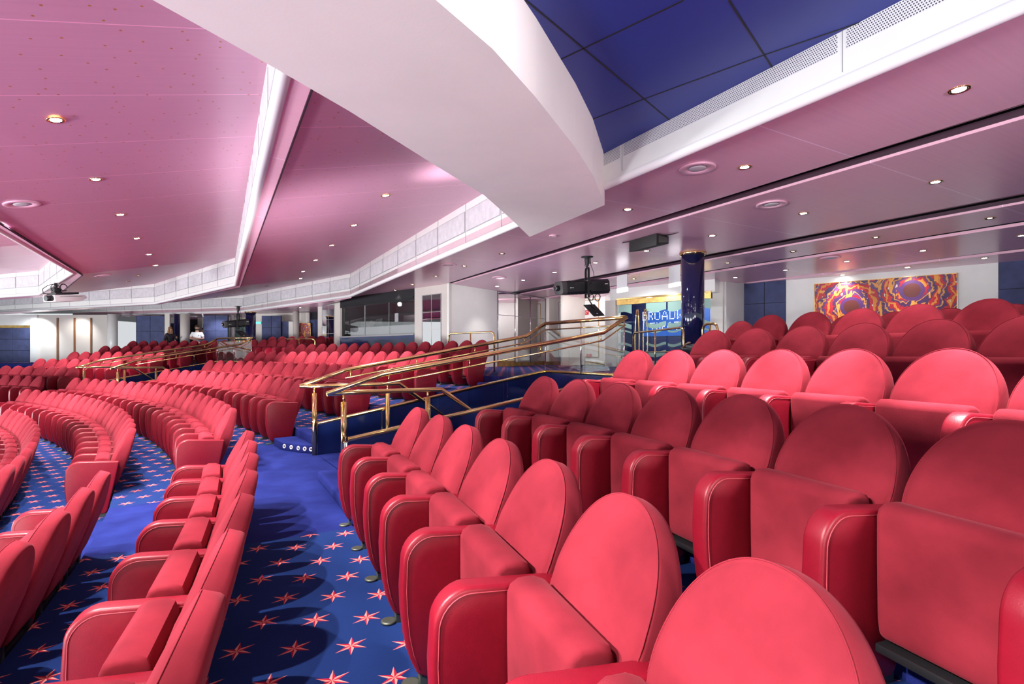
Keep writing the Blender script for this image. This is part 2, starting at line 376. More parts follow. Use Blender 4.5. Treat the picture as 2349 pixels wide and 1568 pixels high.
# lower floor under the stairwells
fl.poly([pol(24.9,28,-3.4),pol(30,27,-3.4),pol(30,36,-3.4),pol(24.9,36,-3.4)],mi=1)
floor=fl.build('floor',[M['star'],M['plain']],kind='structure',fix=False)
def stepbox(r0,r1,z0,z1,f0,f1,cham=0,label=None):
    n=6; top=[]
    for q in range(n+1):
        a=f0(r1)+(f1(r1)-f0(r1))*q/n; top.append(pol(r1,a,z1))
    if cham:
        top.append(pol(r0,f1(r0),z1)); 
        for q in range(1,4): top.append(pol(r0,f1(r0)+(f0(r0)+cham-f1(r0))*q/3,z1))
        top.append(pol(r0+.17,f0(r0)+.35*cham,z1)); top.append(pol(r0+.31,f0(r0)+.02,z1))
    else:
        for q in range(n+1): top.append(pol(r0,f1(r0)+(f0(r0)-f1(r0))*q/n,z1))
    mb=MB().prism(top,(0,0,z0-z1))
    o=mb.build('step',M['plain'],floor,bevel=.03,seg=3)
    if label: o['label']=label
    return o
for i,(r0,r1,z) in enumerate(edges):
    if i<1: continue
    zp=edges[i-1][2]; zm=(zp+z)/2
    if i<=4:
        lo,hi=(29.75,33.7) if i<4 else (27.5,34.3)
        if i in (1,2): hi=35.0
        if i==4: lo,hi=29.9,33.7
        stepbox(r0-.30,r0+.02,zp,zm,k_(lo),k_(hi))
        if i==3:
            for a,b in ((61.6,65.3),): stepbox(r0-.3,r0+.02,zp,zm,k_(a),k_(b))
        if i==4: stepbox(r0-.3,r0+.02,zp,zm,k_(61.6),k_(65.2))
    else:
        for (f0,f1,ch) in ((k_(27.5),lambda r:near1(r)-.12,0),(lambda r:far1(r)+.12,k_(37.45),1),(k_(56.6),lambda r:near2(r)-.12,0),(lambda r:far2(r)+.12,k_(67.2),0)):
            stepbox(r0-.015,r0+.14,zp+.02,z+.006,f0,f1)
            stepbox(r0-.34,r0-.012,zp,zm,f0,f1,cham=1.35 if (ch and i==5) else 0,label='deep first step with a row of round white lights' if (ch and i==5) else None)
# round step lights on the chamfer of the first step
z=edges[4][2]; fb=far1(24.72)+.12; a=pol(24.72,fb+1.35,0); b=pol(24.72+.17,fb+.35*1.35,0); b2=pol(24.72+.31,fb+.02,0)
for k in range(5):
    t_=.10+k*.20; p=(a.lerp(b,t_/.55) if t_<.55 else b.lerp(b2,(t_-.55)/.45)); d=((b-a) if t_<.55 else (b2-b)).normalized()
    nrm=Vector((d.y,-d.x,0)); 
    if nrm.dot(Vector((0,0,0))-p)<0: nrm=-nrm
    Mx=nrm.to_track_quat('Z','Y').to_matrix(); c=Vector((p.x,p.y,z+.06))+nrm*.001
    l=MB(); l.lathe([(.012,-.004),(.012,.004),(.028,.009),(.031,.004),(.031,-.01)],c,20,Mx)
    st=thing('step_light',c,['leftmost','second from left','middle','second from right','rightmost'][k]+' round white step light in the blue carpeted step','light','step lights beside the brass post')
    o=l.build('ring',M['whitem'],st); o.matrix_parent_inverse=Matrix.Translation(-c)
    e=MB().lathe([(.011,.0),(.011,.006)],c,12,Mx).build('lens',M['dark'],st); e.matrix_parent_inverse=Matrix.Translation(-c)
# ------------------------------------------------------------------ the theatre seat
def tilt(x,y,t,T=.67,tau=math.radians(20),zt=.95):
    return (x,(t-T)*math.sin(tau)+y*math.cos(tau),zt+(t-T)*math.cos(tau)-y*math.sin(tau))
def tk(t): return .62+.42*min(1,max(0,(.67-t)/.30))
def back_mesh(N=44):
    loop=[]; 
    for i in range(N+1):
        a=math.pi*i/N; c_,s_=math.cos(a),math.sin(a); e_=2/2.12; loop.append((.262*math.copysign(abs(c_)**e_,c_),.335+.335*abs(s_)**e_))
    loop+=[(-.260,.25),(-.250,.15),(-.236,.05),(-.215,.01),(-.15,0),(0,0),(.15,0),(.215,.01),(.236,.05),(.250,.15),(.260,.25)]
    cx,cy=0,.335; lay=[(.45,-.078),(.75,-.077),(.90,-.072),(.955,-.062),(.975,-.054),(.985,-.055),(1.0,-.044),(1.0,.022),(.985,.045),(.95,.058),(.8,.066),(.45,.068)]
    vs=[];fs=[];n=len(loop)
    for s_,y in lay:
        for (x,t) in loop:
            k=s_ if s_>=.9 else s_
            # inset by distance rather than by scale near the rim
            if s_>=.9:
                L=math.hypot(x-cx,t-cy); kk=(L-(1-s_)*.30)/L; vs.append(tilt(cx+(x-cx)*kk,y*tk(t),cy+(t-cy)*kk))
            else: vs.append(tilt(cx+(x-cx)*k,y*tk(cy+(t-cy)*k),cy+(t-cy)*k))
    m=len(lay)
    for i in range(m-1):
        for j in range(n):
            j2=(j+1)%n; fs.append((i*n+j,i*n+j2,(i+1)*n+j2,(i+1)*n+j))
    vs.append(tilt(0,-.079,cy)); vs.append(tilt(0,.069,cy)); c0=len(vs)-2
    for j in range(n):
        fs.append((c0,(j+1)%n,j)); fs.append((c0+1,(m-1)*n+j,(m-1)*n+(j+1)%n))
    return MB().add(vs,fs,True)
def cushion_mesh():
    prof=[(-.352,.20),(-.362,.26),(-.366,.45),(-.366,.62),(-.355,.648),(-.325,.666),(-.27,.664),(-.235,.648),(-.222,.61),(-.225,.42),(-.262,.22),(-.30,.19)]
    mb=MB(); mb.prism([(-.226,y,z) for y,z in prof],(.452,0,0),smooth=True)
    return mb
def panel_mesh(x0=.238,x1=.322):
    pr=[(-.13,.615)]
    for i in range(9):
        a=math.pi/2+math.pi/2*i/8; pr.append((-.49+.115*math.cos(a),.532+.118*math.sin(a)))
    pr+=[(-.612,.42),(-.608,.32),(-.596,.22),(-.575,.13),(-.545,.06),(-.50,.035),(-.26,.035),(-.235,.06)]
    return pr
PR=panel_mesh()
def panel(x0,x1):
    mb=MB().prism([(x0,y,z) for y,z in PR],(x1-x0,0,0)); return mb
def seam_path(x):
    # stitched seam running just inside the rim of the panel face
    c=(-.38,.36); out=[]
    for y,z in PR[:15]:
        d=math.hypot(y-c[0],z-c[1]); k=(d-.022)/d; out.append((x,c[0]+(y-c[0])*k,c[1]+(z-c[1])*k))
    return out
def mk(mb,name,mats,bevel=0,seg=2,ang=.5):
    o=mb.build(name,mats,bevel=bevel,seg=seg,ang=ang); me=o.data; bpy.data.objects.remove(o); return me
ME={}
ME['back']=mk(back_mesh(),'backrest',M['velvet'])
ME['cushion']=mk(cushion_mesh(),'seat_cushion',M['velvet'],bevel=.022,seg=3,ang=.9)
ME['panel_n']=mk(panel(.239,.321),'side_panel',M['leather'],bevel=.014,seg=3)
ME['panel_f']=mk(panel(-.321,-.239),'side_panel',M['leather'],bevel=.014,seg=3)
sm=MB()
for x in (.2378,.3222): sm.tube(seam_path(x),.0020,6)
ME['seam_n']=mk(sm,'seam',M['stitch'])
sm=MB()
for x in (-.2378,-.3222): sm.tube(seam_path(x),.0020,6)
ME['seam_f']=mk(sm,'seam',M['stitch'])
pl=[]
for i in range(45):
    a=math.pi*i/44; c_,s_=math.cos(a),math.sin(a); e_=2/2.12; t_=.335+.333*abs(s_)**e_
    pl.append(tilt(.2585*math.copysign(abs(c_)**e_,c_),-.0545*tk(t_),t_))
pl=[tilt(.246,-.0545*tk(.15),.15)]+pl+[tilt(-.246,-.0545*tk(.15),.15)]
ME['piping']=mk(MB().tube(pl,.0022,6),'piping',M['velvet'])
def foot(x): 
    mb=MB().box((x,-.38,.02),(.05,.30,.04)); mb.lathe([(.036,0),(.040,.004),(.040,.010),(.030,.014)],(x,-.565,0),20); return mb
ME['foot_n']=mk(foot(.28),'foot',M['foot']); ME['foot_f']=mk(foot(-.28),'foot',M['foot'])
h=MB()
for x in (.232,): 
    h.lathe([(.034,-.006),(.034,.006)],(x,-.335,.33),20,Matrix.Rotation(math.pi/2,3,'Y')); h.lathe([(.012,-.014),(.012,.012)],(x,-.335,.30),10,Matrix.Rotation(math.pi/2,3,'Y'))
    h.lathe([(.012,-.014),(.012,.012)],(x,-.335,.355),10,Matrix.Rotation(math.pi/2,3,'Y'))
ME['hinge']=mk(h,'hinge',M['black'])
fr=MB().box((0,-.215,.20),(.46,.03,.10)); fr.box((.0,-.30,.17),(.44,.14,.03)); fr.box((.19,-.195,.30),(.05,.02,.16)); fr.box((-.19,-.195,.30),(.05,.02,.16))
ME['frame']=mk(fr,'seat_frame',M['black'],bevel=.004)
ORD=['first','second','third','fourth','fifth','sixth','seventh','eighth','ninth','tenth','eleventh','twelfth','thirteenth','fourteenth','fifteenth','sixteenth','seventeenth','eighteenth','nineteenth','twentieth','twenty-first','twenty-second','twenty-third','twenty-fourth']
def child(me,par,name,mtx=None):
    o=bpy.data.objects.new(name,me); COL.objects.link(o); o.parent=par; return o
nseat=0
def seat(row,ph,k,n,where,group,endf=False,detail=1,dz=0,dR=0):
    global nseat
    R=RR[row]+dR; p=pol(R,ph,ZT[row]-SH+dz)
    lab='red velvet theatre chair, %s from the %s'%(ORD[k],where)
    t=thing('theatre_chair',p,lab,'chair',group,rz=math.radians(ph-90))
    b_=child(ME['back'],t,'backrest')
    if detail>1: child(ME['piping'],b_,'piping')
    child(ME['cushion'],t,'seat_cushion')
    a=child(ME['panel_n'],t,'side_panel'); f=child(ME['foot_n'],t,'foot')
    if detail>1: child(ME['seam_n'],a,'seam'); child(ME['hinge'],t,'hinge')
    if detail>0: child(ME['frame'],t,'seat_frame')
    if endf:
        a=child(ME['panel_f'],t,'side_panel'); child(ME['foot_f'],t,'foot')
        if detail>1: child(ME['seam_f'],a,'seam')
    nseat+=1; return t
SS=.56
def run(row,ph0,direction,count,where,group,detail,end='far',lim=(-90,2700),z_=None,dz=0,dR=0):
    st=math.degrees(SS/RR[row])*direction
    for k in range(count):
        ph=ph0+st*k; p=pol(RR[row],ph,ZT[row])
        if p.y<.5: break
        x=HX+F*p.x/p.y
        if not(lim[0]<x<lim[1]): continue
        endf=(direction<0 and k==0) or (direction>0 and k==count-1)
        seat(row,ph,k,count,where,group,endf,detail,dz,dR)
RN={'A':'first','B':'second','C':'third','D':'fourth','E':'fifth','F':'sixth'}
for row,ph in (('A',27.0),('B',27.1),('C',27.4),('D',27.5),('E',27.7),('F',30.2)):
    run(row,ph,-1,9,'aisle in %s row of the right block'%RN[row],'chairs in the right block',2,dz=-.12 if row=='F' else 0)
run('L',29.3,-1,8,'aisle in rear row of lower left block','chairs in the lower left block',2,lim=(-400,2700))
run('M',29.3,-1,7,'aisle, row ahead of rear, lower left block','chairs in the lower left block',2,lim=(-300,2700))
run('N',36.34-1.458,1,14,'aisle in front row of the middle block','chairs in the middle block',1,lim=(-60,2400))
run('M',36.1,1,19,'aisle in second row of the middle block','chairs in the middle block',1)
run('L',34.48,1,21,'aisle in third row of the middle block','chairs in the middle block',1)
for row,ph,c,nm in (('A',38.44,15,'fourth'),('B',38.44,16,'fifth'),('C',38.15,17,'sixth'),('D',38.5,18,'seventh')):
    st=math.degrees(SS/RR[row]); c=int(round((56.3-ph)/st))+1
    run(row,ph,1,c,'stairs in %s row of the middle block'%nm,'chairs in the middle block',1)
run('E',59.3,1,6,'booth in front row of the back section','chairs behind the control booth',0)
run('F',59.3,1,6,'booth in rear row of the back section','chairs behind the control booth',0)
for row,ph,nm in (('L',66.0,'first'),('A',67.8,'second'),('B',67.6,'third'),('C',67.1,'fourth'),('D',67.6,'fifth'),('E',65.75,'sixth')):
    st=math.degrees(SS/RR[row]); c=int(round((76.3-ph)/st))+1
    run(row,ph,1,c,'railing in %s row of the far block'%nm,'chairs in the far left block',0,lim=(-30,2400))
print('SEATS',nseat)
# ------------------------------------------------------------------ ceiling
ZP,ZS,ZT2,ZB=1.8,2.0,2.58,1.85          # pipe underside, rear slab, top of the coves, low edge of the bays
ceil=thing('ceiling',(0,0,0),kind='structure')
def ext(a,b,k): a=Vector(a); b=Vector(b); return a+(b-a)*k     # k<0 beyond a, >1 beyond b
def cpoly(name,pts,m,th=.04,label=None):
    mb=MB(); P=[Vector(p) for p in pts]; n=len(P)
    if th: mb.prism(P,(0,0,th))
    else: mb.poly(P)
    return mb.build(name,m,ceil,label=label)
def tri_fan(name,quads,m):
    mb=MB()
    for q in quads: mb.poly(q)
    return mb.build(name,m,ceil)
# cove polylines (points on the underside of the tube)
c2a,c2b,c2c,c2d=pz(1650,325,ZP),pz(804,681.7,ZP),pz(558.7,716,ZP),pz(237.5,725,ZP)
COVE2=[ext(c2b,c2a,1.75),c2a,c2b,c2c,ext(c2c,c2d,1.25)]
c3a,c3b,c3c,c3d=pz(655,165,ZP),pz(540,656,ZP),pz(355,698,ZP),pz(-40,717.5,ZP)
COVE3=[ext(c3b,c3a,1.55),c3a,c3b,c3c,c3d]
c4a,c4b,c4c,c4d=pz(0,534,ZP),pz(168,628,ZP),pz(90,677,ZP),pz(-60,687,ZP)
COVE4=[ext(c4b,c4a,2.2),c4a,c4b,c4c,c4d]
def up(p,z): return Vector((p.x,p.y,z))
def side(path):                                     # unit normals of each piece, pointing to the stage (towards low n)
    out=[]
    for a,b in zip(path,path[1:]):
        d=(b-a); d.z=0; d.normalize(); nrm=Vector((-d.y,d.x,0))
        if nrm.dot(Vector((CX,CY,0))-a)<0: nrm=-nrm
        out.append(nrm)
    return out
def cove(path,top,name,first=0,panels=True,plen=1.25,zt=None):
    P=[up(p,ZP) for p in path]
    tb=[up(p,ZP+.045) for p in path]
    MB().tube([p+Vector((0,0,.05)) for p in P],.05,16).build(name+'_tube',M['whitem'],ceil)
    nr=side(P); f=MB(); pm=MB(); im=MB()
    for i,(a,b) in enumerate(zip(P,P[1:])):
        if i<first: continue
        za=top if zt is None else zt[i]
        a0,b0=up(a,ZP+.06),up(b,ZP+.06); n_=nr[i]
        f.prism([a0,b0,up(b,za),up(a,za)],-n_*.05)
        L=(b-a).length; k=max(1,round(L/plen)); d=(b-a)/k
        h0,h1=ZP+.30,za-.14
        if h1-h0<.15 or not panels: continue
        for j in range(k):
            u0,u1=a+d*(j+.03),a+d*(j+.97)
            im.prism([up(u0,h0)+n_*.001,up(u1,h0)+n_*.001,up(u1,h1)+n_*.001,up(u0,h1)+n_*.001],n_*.012)
            s0,s1=a+d*j,a+d*j+d.normalized()*.012
            pm.prism([up(s0,ZP+.1)+n_*.001,up(s1,ZP+.1)+n_*.001,up(s1,za)+n_*.001,up(s0,za)+n_*.001],n_*.004)
            # thin grey frame round the inset
        for j in range(k):
            u0,u1=a+d*(j+.022),a+d*(j+.978)
            pm.prism([up(u0,h0-.015)+n_*.0008,up(u1,h0-.015)+n_*.0008,up(u1,h1+.015)+n_*.0008,up(u0,h1+.015)+n_*.0008],n_*.003)
    f.build(name+'_face',M['white'],ceil)
    if im.v: im.build(name+'_inset',M['covepanel'],ceil); pm.build(name+'_joint',M['grey'],ceil)
cove(COVE2,ZT2,'outer_cove',first=1,zt=[ZT2,ZT2,ZT2,ZT2])
cove(COVE3,ZT2,'middle_cove',first=0)
cove(COVE4,ZT2,'inner_cove',first=0)
# outward fascias of the rear slab over the outer cove
fa=MB(); 
for a,b in zip(COVE2,COVE2[1:]): fa.prism([up(a,ZP+.03),up(b,ZP+.03),up(b,ZS+.02),up(a,ZS+.02)],-side([a,b])[0]*.03)
fa.build('fascia',M['slab'],ceil)
# bay 2 (between the outer and middle coves)
g0,g1=pz(714,199.5,ZB),pz(551.6,655.5,ZB); g2=up(c3c,ZB)+ (up(c2c,0)-up(c3c,0)).normalized()*.2; g3=up(c3d,ZB)+Vector((-.3,1.2,0))
g_1=ext(g1,g0,1.55); t0,t1,t2,t3=up(COVE2[0],ZT2),up(c2b,ZT2),up(c2c,ZT2),up(COVE2[4],ZT2)
tq=up(ext(c2b,c2a,.82),ZT2); gq=Vector((-1.0,2.5,ZB))
tri_fan('bay_panel',[[g0,g1,t1],[g0,t1,tq],[gq,g0,tq],[g1,t2,t1],[g1,g2,t2],[g2,g3,t3,t2]],M['bay'])
# flat strip and slot beside the middle cove tube
s0,s1=COVE3[0],c3b
e0,e1=up(COVE3[0],ZP+.04),up(c3b,ZP+.04); e2=up(c3c,ZP+.04); e3=up(c3d,ZP+.04)
tri_fan('edge_strip',[[e0,g_1+Vector((0,0,-.03)),g1+Vector((0,0,-.03)),e1],[e1,g1+Vector((0,0,-.03)),g2+Vector((0,0,-.03)),e2],[e2,g2+Vector((0,0,-.03)),g3+Vector((0,0,-.03)),e3]],M['slab'])
MB().tube([g_1+Vector((0,0,-.02)),g0+Vector((0,0,-.02)),g1+Vector((0,0,-.02))],.013,8).build('shadow_gap',M['slot'],ceil)
# bay 3 (between middle and inner coves)
h0,h1,h2=pz(0,508,ZB),pz(189,628,ZB),pz(150,655,ZB); h_0=ext(h1,h0,2.2)
u0,u1,u2,u3=[up(p,ZT2) for p in (COVE3[0],c3b,c3c,c3d)]
h3=up(c4c,ZB)+Vector((.2,.4,0)); h4=up(c4d,ZB)+Vector((0,.5,0))
tri_fan('bay_panel',[[h_0,h0,h1,u1],[h_0,u1,u0],[h1,u2,u1],[h1,h3,u3,u2],[h3,h4,u3]],M['bay'])
k0=[up(p,ZP+.04) for p in COVE4]; dz_=Vector((0,0,-.03))
tri_fan('edge_strip',[[k0[0],h_0+dz_,h1+dz_,k0[2]],[k0[2],h1+dz_,h3+dz_,k0[3]],[k0[3],h3+dz_,h4+dz_,k0[4]]],M['slab'])
MB().tube([h_0+dz_,h1+dz_,h3+dz_],.014,8).build('shadow_gap',M['slot'],ceil)
# bay 4, at the far left, and on over the stage side
v=[up(p,ZT2) for p in COVE4]
dn=Vector((-.875,-.485,0))
tri_fan('bay_panel',[[v[0]+dn*.05,v[1],v[2],v[2]+dn*3.1+Vector((0,0,-.7)),v[0]+dn*3.1+Vector((0,0,-.7))],[v[2],v[3],v[2]+dn*3.1+Vector((0,0,-.7))],[v[3],v[4],v[4]+dn*2+Vector((0,0,-.4)),v[2]+dn*3.1+Vector((0,0,-.7))]],M['slab'])
# rear slab in bands with recessed tracks between them
def band(x0,y0,x1,y1,z=ZS): return pz(x0,y0,z),pz(x1,y1,z)
LN=[(COVE2[1],COVE2[2])]
for (q) in ((1650,455,2349,237),(1650,474,2349,272),(1618,584,2349,443),(1618,598,2349,466),(1618,622,2349,506),(1618,628,2349,516),(1775,639.5,2349,569),(1775,643,2349,576)):
    LN.append(band(*q))
def onl(l,k):                                       # point of line l at station k measured along the reference direction
    a,b=l; d=(b-a); t=Vector((-.485,.875,0)); s=d.dot(t); return a+d*((k-a.dot(t))/s)
SMIN,SMAX=-5.0,19.5
def strip(name,la,lb,z,m,th=.05,s0=SMIN,s1=SMAX):
    P=[up(onl(la,s0),z),up(onl(la,s1),z),up(onl(lb,s1),z),up(onl(lb,s0),z)]
    return MB().prism(P,(0,0,th)).build(name,m,ceil)
l0=(up(COVE2[0],ZS)+Vector((.06,.03,0)),up(c2b,ZS)+Vector((.06,.03,0)))
far_=[(LN[8][0]+Vector((7,4,0)),LN[8][1]+Vector((7,4,0)))]
pairs=[(l0,LN[1]),(LN[2],LN[3]),(LN[4],LN[5]),(LN[6],LN[7]),(LN[8],far_[0])]
for i,(a,b) in enumerate(pairs): strip('slab_panel',a,b,ZS,M['slab'],.05)
for a,b in ((LN[1],LN[2]),(LN[3],LN[4]),(LN[5],LN[6]),(LN[7],LN[8])): strip('track_recess',a,b,ZS+.12,M['slab'],.03)
rl=MB()
def off(l,d): return (l[0]+Vector((.875,.485,0))*d,l[1]+Vector((.875,.485,0))*d)
for l,d,wd in ((LN[1],.015,.03),(LN[1],.07,.022),(LN[2],-.05,.05),(LN[4],-.04,.03),(LN[3],.02,.02),(LN[5],.02,.05),(LN[7],.01,.03)):
    a,b=off(l,d),off(l,d+wd); rl.prism([up(onl(a,SMIN),ZS+.03),up(onl(a,SMAX),ZS+.03),up(onl(b,SMAX),ZS+.03),up(onl(b,SMIN),ZS+.03)],(0,0,.05))
rl.build('curtain_track',M['slot'],ceil)
# slab of the middle and far sectors, lower
q0,q1,q2=up(c2b,ZP+.0),up(c2c,ZP+.0),up(COVE2[4],ZP+.0)
out=[q0,q1,q2,Vector((-30,34,ZP)),Vector((-4,34,ZP)),pz(735,690,ZS)]
P=[up(p,1.79) for p in out]; P=[P[0]+Vector((.0,.1,0)),P[1]+Vector((0,.1,0)),P[2]+Vector((0,.1,0)),P[3],P[4],P[5]]
MB().prism(P,(0,0,.03)).build('slab_panel',M['slab'],ceil)
sl=MB()
for (a,b) in (((590,716.5),(730,713)),((590,719),(730,716))):
    A,B=pz(*a,1.785),pz(*b,1.785); d=(B-A).normalized(); nn=Vector((-d.y,d.x,0))*.06; sl.prism([A,B,B+nn,A+nn],(0,0,.004))
sl.build('curtain_track',M['slot'],ceil)
# blue recessed ceiling
zb=2.18
bA,bB,bC=pz(1378,366,zb),pz(1650,228,zb),pz(2088,0,zb); bD=ext(bB,bC,3.5); bE=pz(1150,0,zb); bF=ext(pz(1245,140,zb),bE,2.2)
arc=[pz(x,y,zb) for x,y in ((1378,366),(1330,268),(1245,140),(1150,0))]
MB().prism([*arc,bF,bD,bC,bB],(0,0,.05)).build('blue_ceiling_panel',M['blueceil'],ceil)
bl=MB()
for (x0,y0,x1,y1) in ((1206,0,1538,277),(1270,144,1568,0),(1672,0,1772,155),(1482,225,1752,126),(1350,277,1482,225),(1752,126,2000,42)):
    A,B=pz(x0,y0,zb),pz(x1,y1,zb); d=(B-A).normalized(); nn=Vector((-d.y,d.x,0))*.006; bl.prism([A-nn,B-nn,B+nn,A+nn],(0,0,-.003))
bl.build('panel_joint',M['dark'],ceil)
# perforated face above the outer cove tube, right of the beam
n_=side([c2a,c2b])[0]; a_,b_=up(COVE2[0],0),pz(1378,436,ZP)
g=MB(); gw=MB(); L=(b_-a_); L.z=0; Ln=L.length; d=L.normalized(); k=0; s_=0
gw.prism([up(a_,ZP+.06)+n_*.001,up(b_,ZP+.06)+n_*.001,up(b_,zb+.03)+n_*.001,up(a_,zb+.03)+n_*.001],n_*.01)
gw.build('outer_cove_face',M['white'],ceil)
s_=Ln-.32
cuts=[Ln-.02,Ln-.36,Ln-2.55,Ln-4.7,Ln-6.9,Ln-9.1]
for q,r in zip(cuts,cuts[1:]):
    A=a_+d*(q-.03); B=a_+d*(r+.03); g.prism([up(A,zb-.135)+n_*.012,up(B,zb-.135)+n_*.012,up(B,zb-.005)+n_*.012,up(A,zb-.005)+n_*.012],n_*.002)
g.build('air_grille',M['grille'],ceil)
gj=MB()
for q in cuts[1:]: A=a_+d*q; B=a_+d*(q-.006); gj.prism([up(A,ZP+.1)+n_*.012,up(B,ZP+.1)+n_*.012,up(B,zb)+n_*.012,up(A,zb)+n_*.012],n_*.0015)
gj.build('outer_cove_joint',M['grey'],ceil)
# the broad curved plaster beam
zb0=1.66
Lf=[(350,0),(480,72),(620,150),(800,254),(1000,380),(1110,447),(1170,500),(1215,543)]
Rt=[(1387,470),(1383,455),(1360,400),(1320,338),(1230,224),(1130,112),(1000,0)]
LP=[pz(x,y,zb0) for x,y in Lf]; RP=[pz(x,y,zb0) for x,y in Rt]
LP=[ext(LP[1],LP[0],7)]+LP; RP=RP+[ext(RP[-2],RP[-1],6)]
MB().prism(LP+RP,(0,0,.9)).build('curved_beam',M['beam'],ceil)
MB().box((-2,14,2.95),(70,50,.05)).build('roof_deck',M['dark'],ceil)
# ------------------------------------------------------------------ ceiling fittings
def rayplane(x,y,a,b,c):
    n=(b-a).cross(c-a); d=Vector(((x-HX)/F,1,(HY-y)/F)); t=a.dot(n)/d.dot(n); return d*t,n.normalized()
NL=[0]
def downlight(x,y,pl,label,group,bright=1,pw=0,rr=.072):
    if isinstance(pl,(int,float)): p=pz(x,y,pl); n=Vector((0,0,1))
    else: p,n=rayplane(x,y,*pl)
    if n.z<0: n=-n
    Mx=n.to_track_quat('Z','Y').to_matrix()
    t=thing('downlight',p,label,'ceiling light',group)
    Z=Vector((0,0,0))
    MB().lathe([(rr,.0),(rr,-.006),(rr-.010,-.010),(rr-.018,-.006),(rr-.020,.0)],Z,24,Mx).build('trim_ring',M['brass'],t)
    MB().lathe([(.001,-.0045),((.044 if bright else .028),-.0045),((.044 if bright else .028),-.002),(.001,-.002)],Z,16,Mx).build('lamp',M['lamp'] if bright else M['lampd'],t)
    if pw:
        l=bpy.data.lights.new('lamp_glow','SPOT'); l.energy=pw; l.spot_size=math.radians(88); l.spot_blend=.7; l.shadow_soft_size=.04; l.color=(1,.96,.93)
        o=bpy.data.objects.new('lamp_glow',l); COL.objects.link(o); o.parent=t; o.location=(0,0,-.03)
    NL[0]+=1
M['lampd']=mat('dim_lamp',(1,1,1),.5,emit=(1,.88,.6),es=6)
B3=(h0,h1,u1); B2=(g0,g1,t1)
OR2=lambda i:ORD[i]
PW=110
for i,(x,y) in enumerate(((128,275),(220,411),(276,492),(314,546),(342,583),(357,608))):
    downlight(x,y,B3,'bright ceiling downlight, %s from the camera along the left starlit bay'%ORD[i],'downlights in the left starlit bay',1,PW)
for i,(x,y) in enumerate(((318,631),(295,644.7),(268,654))):
    downlight(x,y,(h1,u2,u1),'small dim ceiling downlight, %s nearest of three beyond the round ceiling speaker'%ORD[i],'dim downlights in the left starlit bay',0)
for i,(x,y) in enumerate(((885,448),(812,516),(761,562),(724,596),(695,622),(690,638))):
    downlight(x,y,B2,'bright ceiling downlight, %s from the curved beam in the middle starlit bay'%ORD[i],'downlights in the middle starlit bay',1,PW)
for i,(x,y) in enumerate(((611.6,655.7),(561,667),(537,672),(495.6,680))):
    downlight(x,y,(g1,t2,t1),'dim ceiling downlight, %s from the right at the far end of the middle starlit bay'%ORD[i],'dim downlights in the middle starlit bay',0)
for i,(x,y) in enumerate(((2200,205),(1708,383),(1440,480))):
    downlight(x,y,ZS,'bright brass ringed downlight, %s from the right beside the white cove'%ORD[i],'downlights beside the white cove',1,PW*.8)
for i,(x,y) in enumerate(((1151.5,581.4),(1065,610),(1000,633),(946,652),(906.7,665.3))):
    downlight(x,y,ZS,'small amber ceiling downlight, %s beyond the tip of the curved beam'%ORD[i],'amber downlights beyond the beam',0,12 if i%2==0 else 0)
for i,(x,y) in enumerate(((2146,417),(1843,489),(1634,540),(1483,575),(1366,602),(1272,624),(1200,642),(1140,656))):
    downlight(x,y,ZS,'bright ceiling downlight, %s from the right in the row passing the hanging followspot'%ORD[i],'downlights in the row above the followspot',1,PW*.55)
for i,(x,y) in enumerate(((2271,500),(2009,543.7),(1819,576.5),(1669,602.4),(1552,622),(1454,639))):
    downlight(x,y,ZS,'dim ceiling downlight, %s from the right in the narrow band behind the followspot row'%ORD[i],'downlights in the narrow ceiling band',0,0)
for i,(x,y) in enumerate(((2343,540),(2117,574.4),(1942.5,599),(1801.7,619),(1687,636))):
    downlight(x,y,ZS,'bright ceiling downlight, %s from the right in the row ahead of the painting'%ORD[i],'downlights ahead of the painting',1,PW*.45)
for i,(x,y) in enumerate(((2258,591.4),(2081.6,612.6),(1932.7,630))):
    downlight(x,y,ZS,'ceiling downlight closest to the painted wall, %s from the right'%ORD[i],'downlights over the painting',1,30)
for i,(x,y) in enumerate(((689,704.8),(633.6,707.6),(652.7,725),(684,722.7),(726,721.7))):
    downlight(x,y,1.785,'ceiling downlight over the back section left of the control booth, '+['brightest','leftmost','lower left','lower middle','lower right'][i],'downlights over the back section',1 if i==0 else 0,35 if i<3 else 0,rr=.07)
def roundspk(x,y,pl,label,R=.19):
    if isinstance(pl,(int,float)): p=pz(x,y,pl); n=Vector((0,0,1))
    else: p,n=rayplane(x,y,*pl)
    if n.z<0: n=-n
    Mx=n.to_track_quat('Z','Y').to_matrix(); Z=Vector((0,0,0)); t=thing('ceiling_speaker',p,label,'speaker','round ceiling speakers')
    MB().lathe([(R,.0),(R,-.012),(R-.012,-.018),(R*.55,-.012),(R*.53,-.004),(R*.5,0)],Z,40,Mx).build('rim',M['slab'],t)
    MB().lathe([(.001,-.014),(R*.3,-.014),(R*.47,-.010),(R*.49,-.004),(.001,-.003)],Z,32,Mx).build('speaker_grille',M['covepanel'],t)
roundspk(50,467,B3,'large round flush ceiling speaker at the left edge in the pink bay')
roundspk(236,631,(h1,u2,u1),'round ceiling speaker above the projector on the pink bay')
roundspk(1600,385,ZS,'round ceiling speaker beside the white cove, right of the beam tip')
roundspk(1770,468,ZS,'round ceiling speaker between the two right-hand rows of downlights')
roundspk(1905,591,ZS,'small looking round ceiling speaker above and left of the painting')
roundspk(1029,607,ZS,'round ceiling speaker right of the white cove beyond the beam')
roundspk(1145,636,ZS,'round ceiling speaker above the mirrored wall by the entrance')
roundspk(1240+29,540,ZS,'small round smoke detector like fitting just below the beam tip',.07)
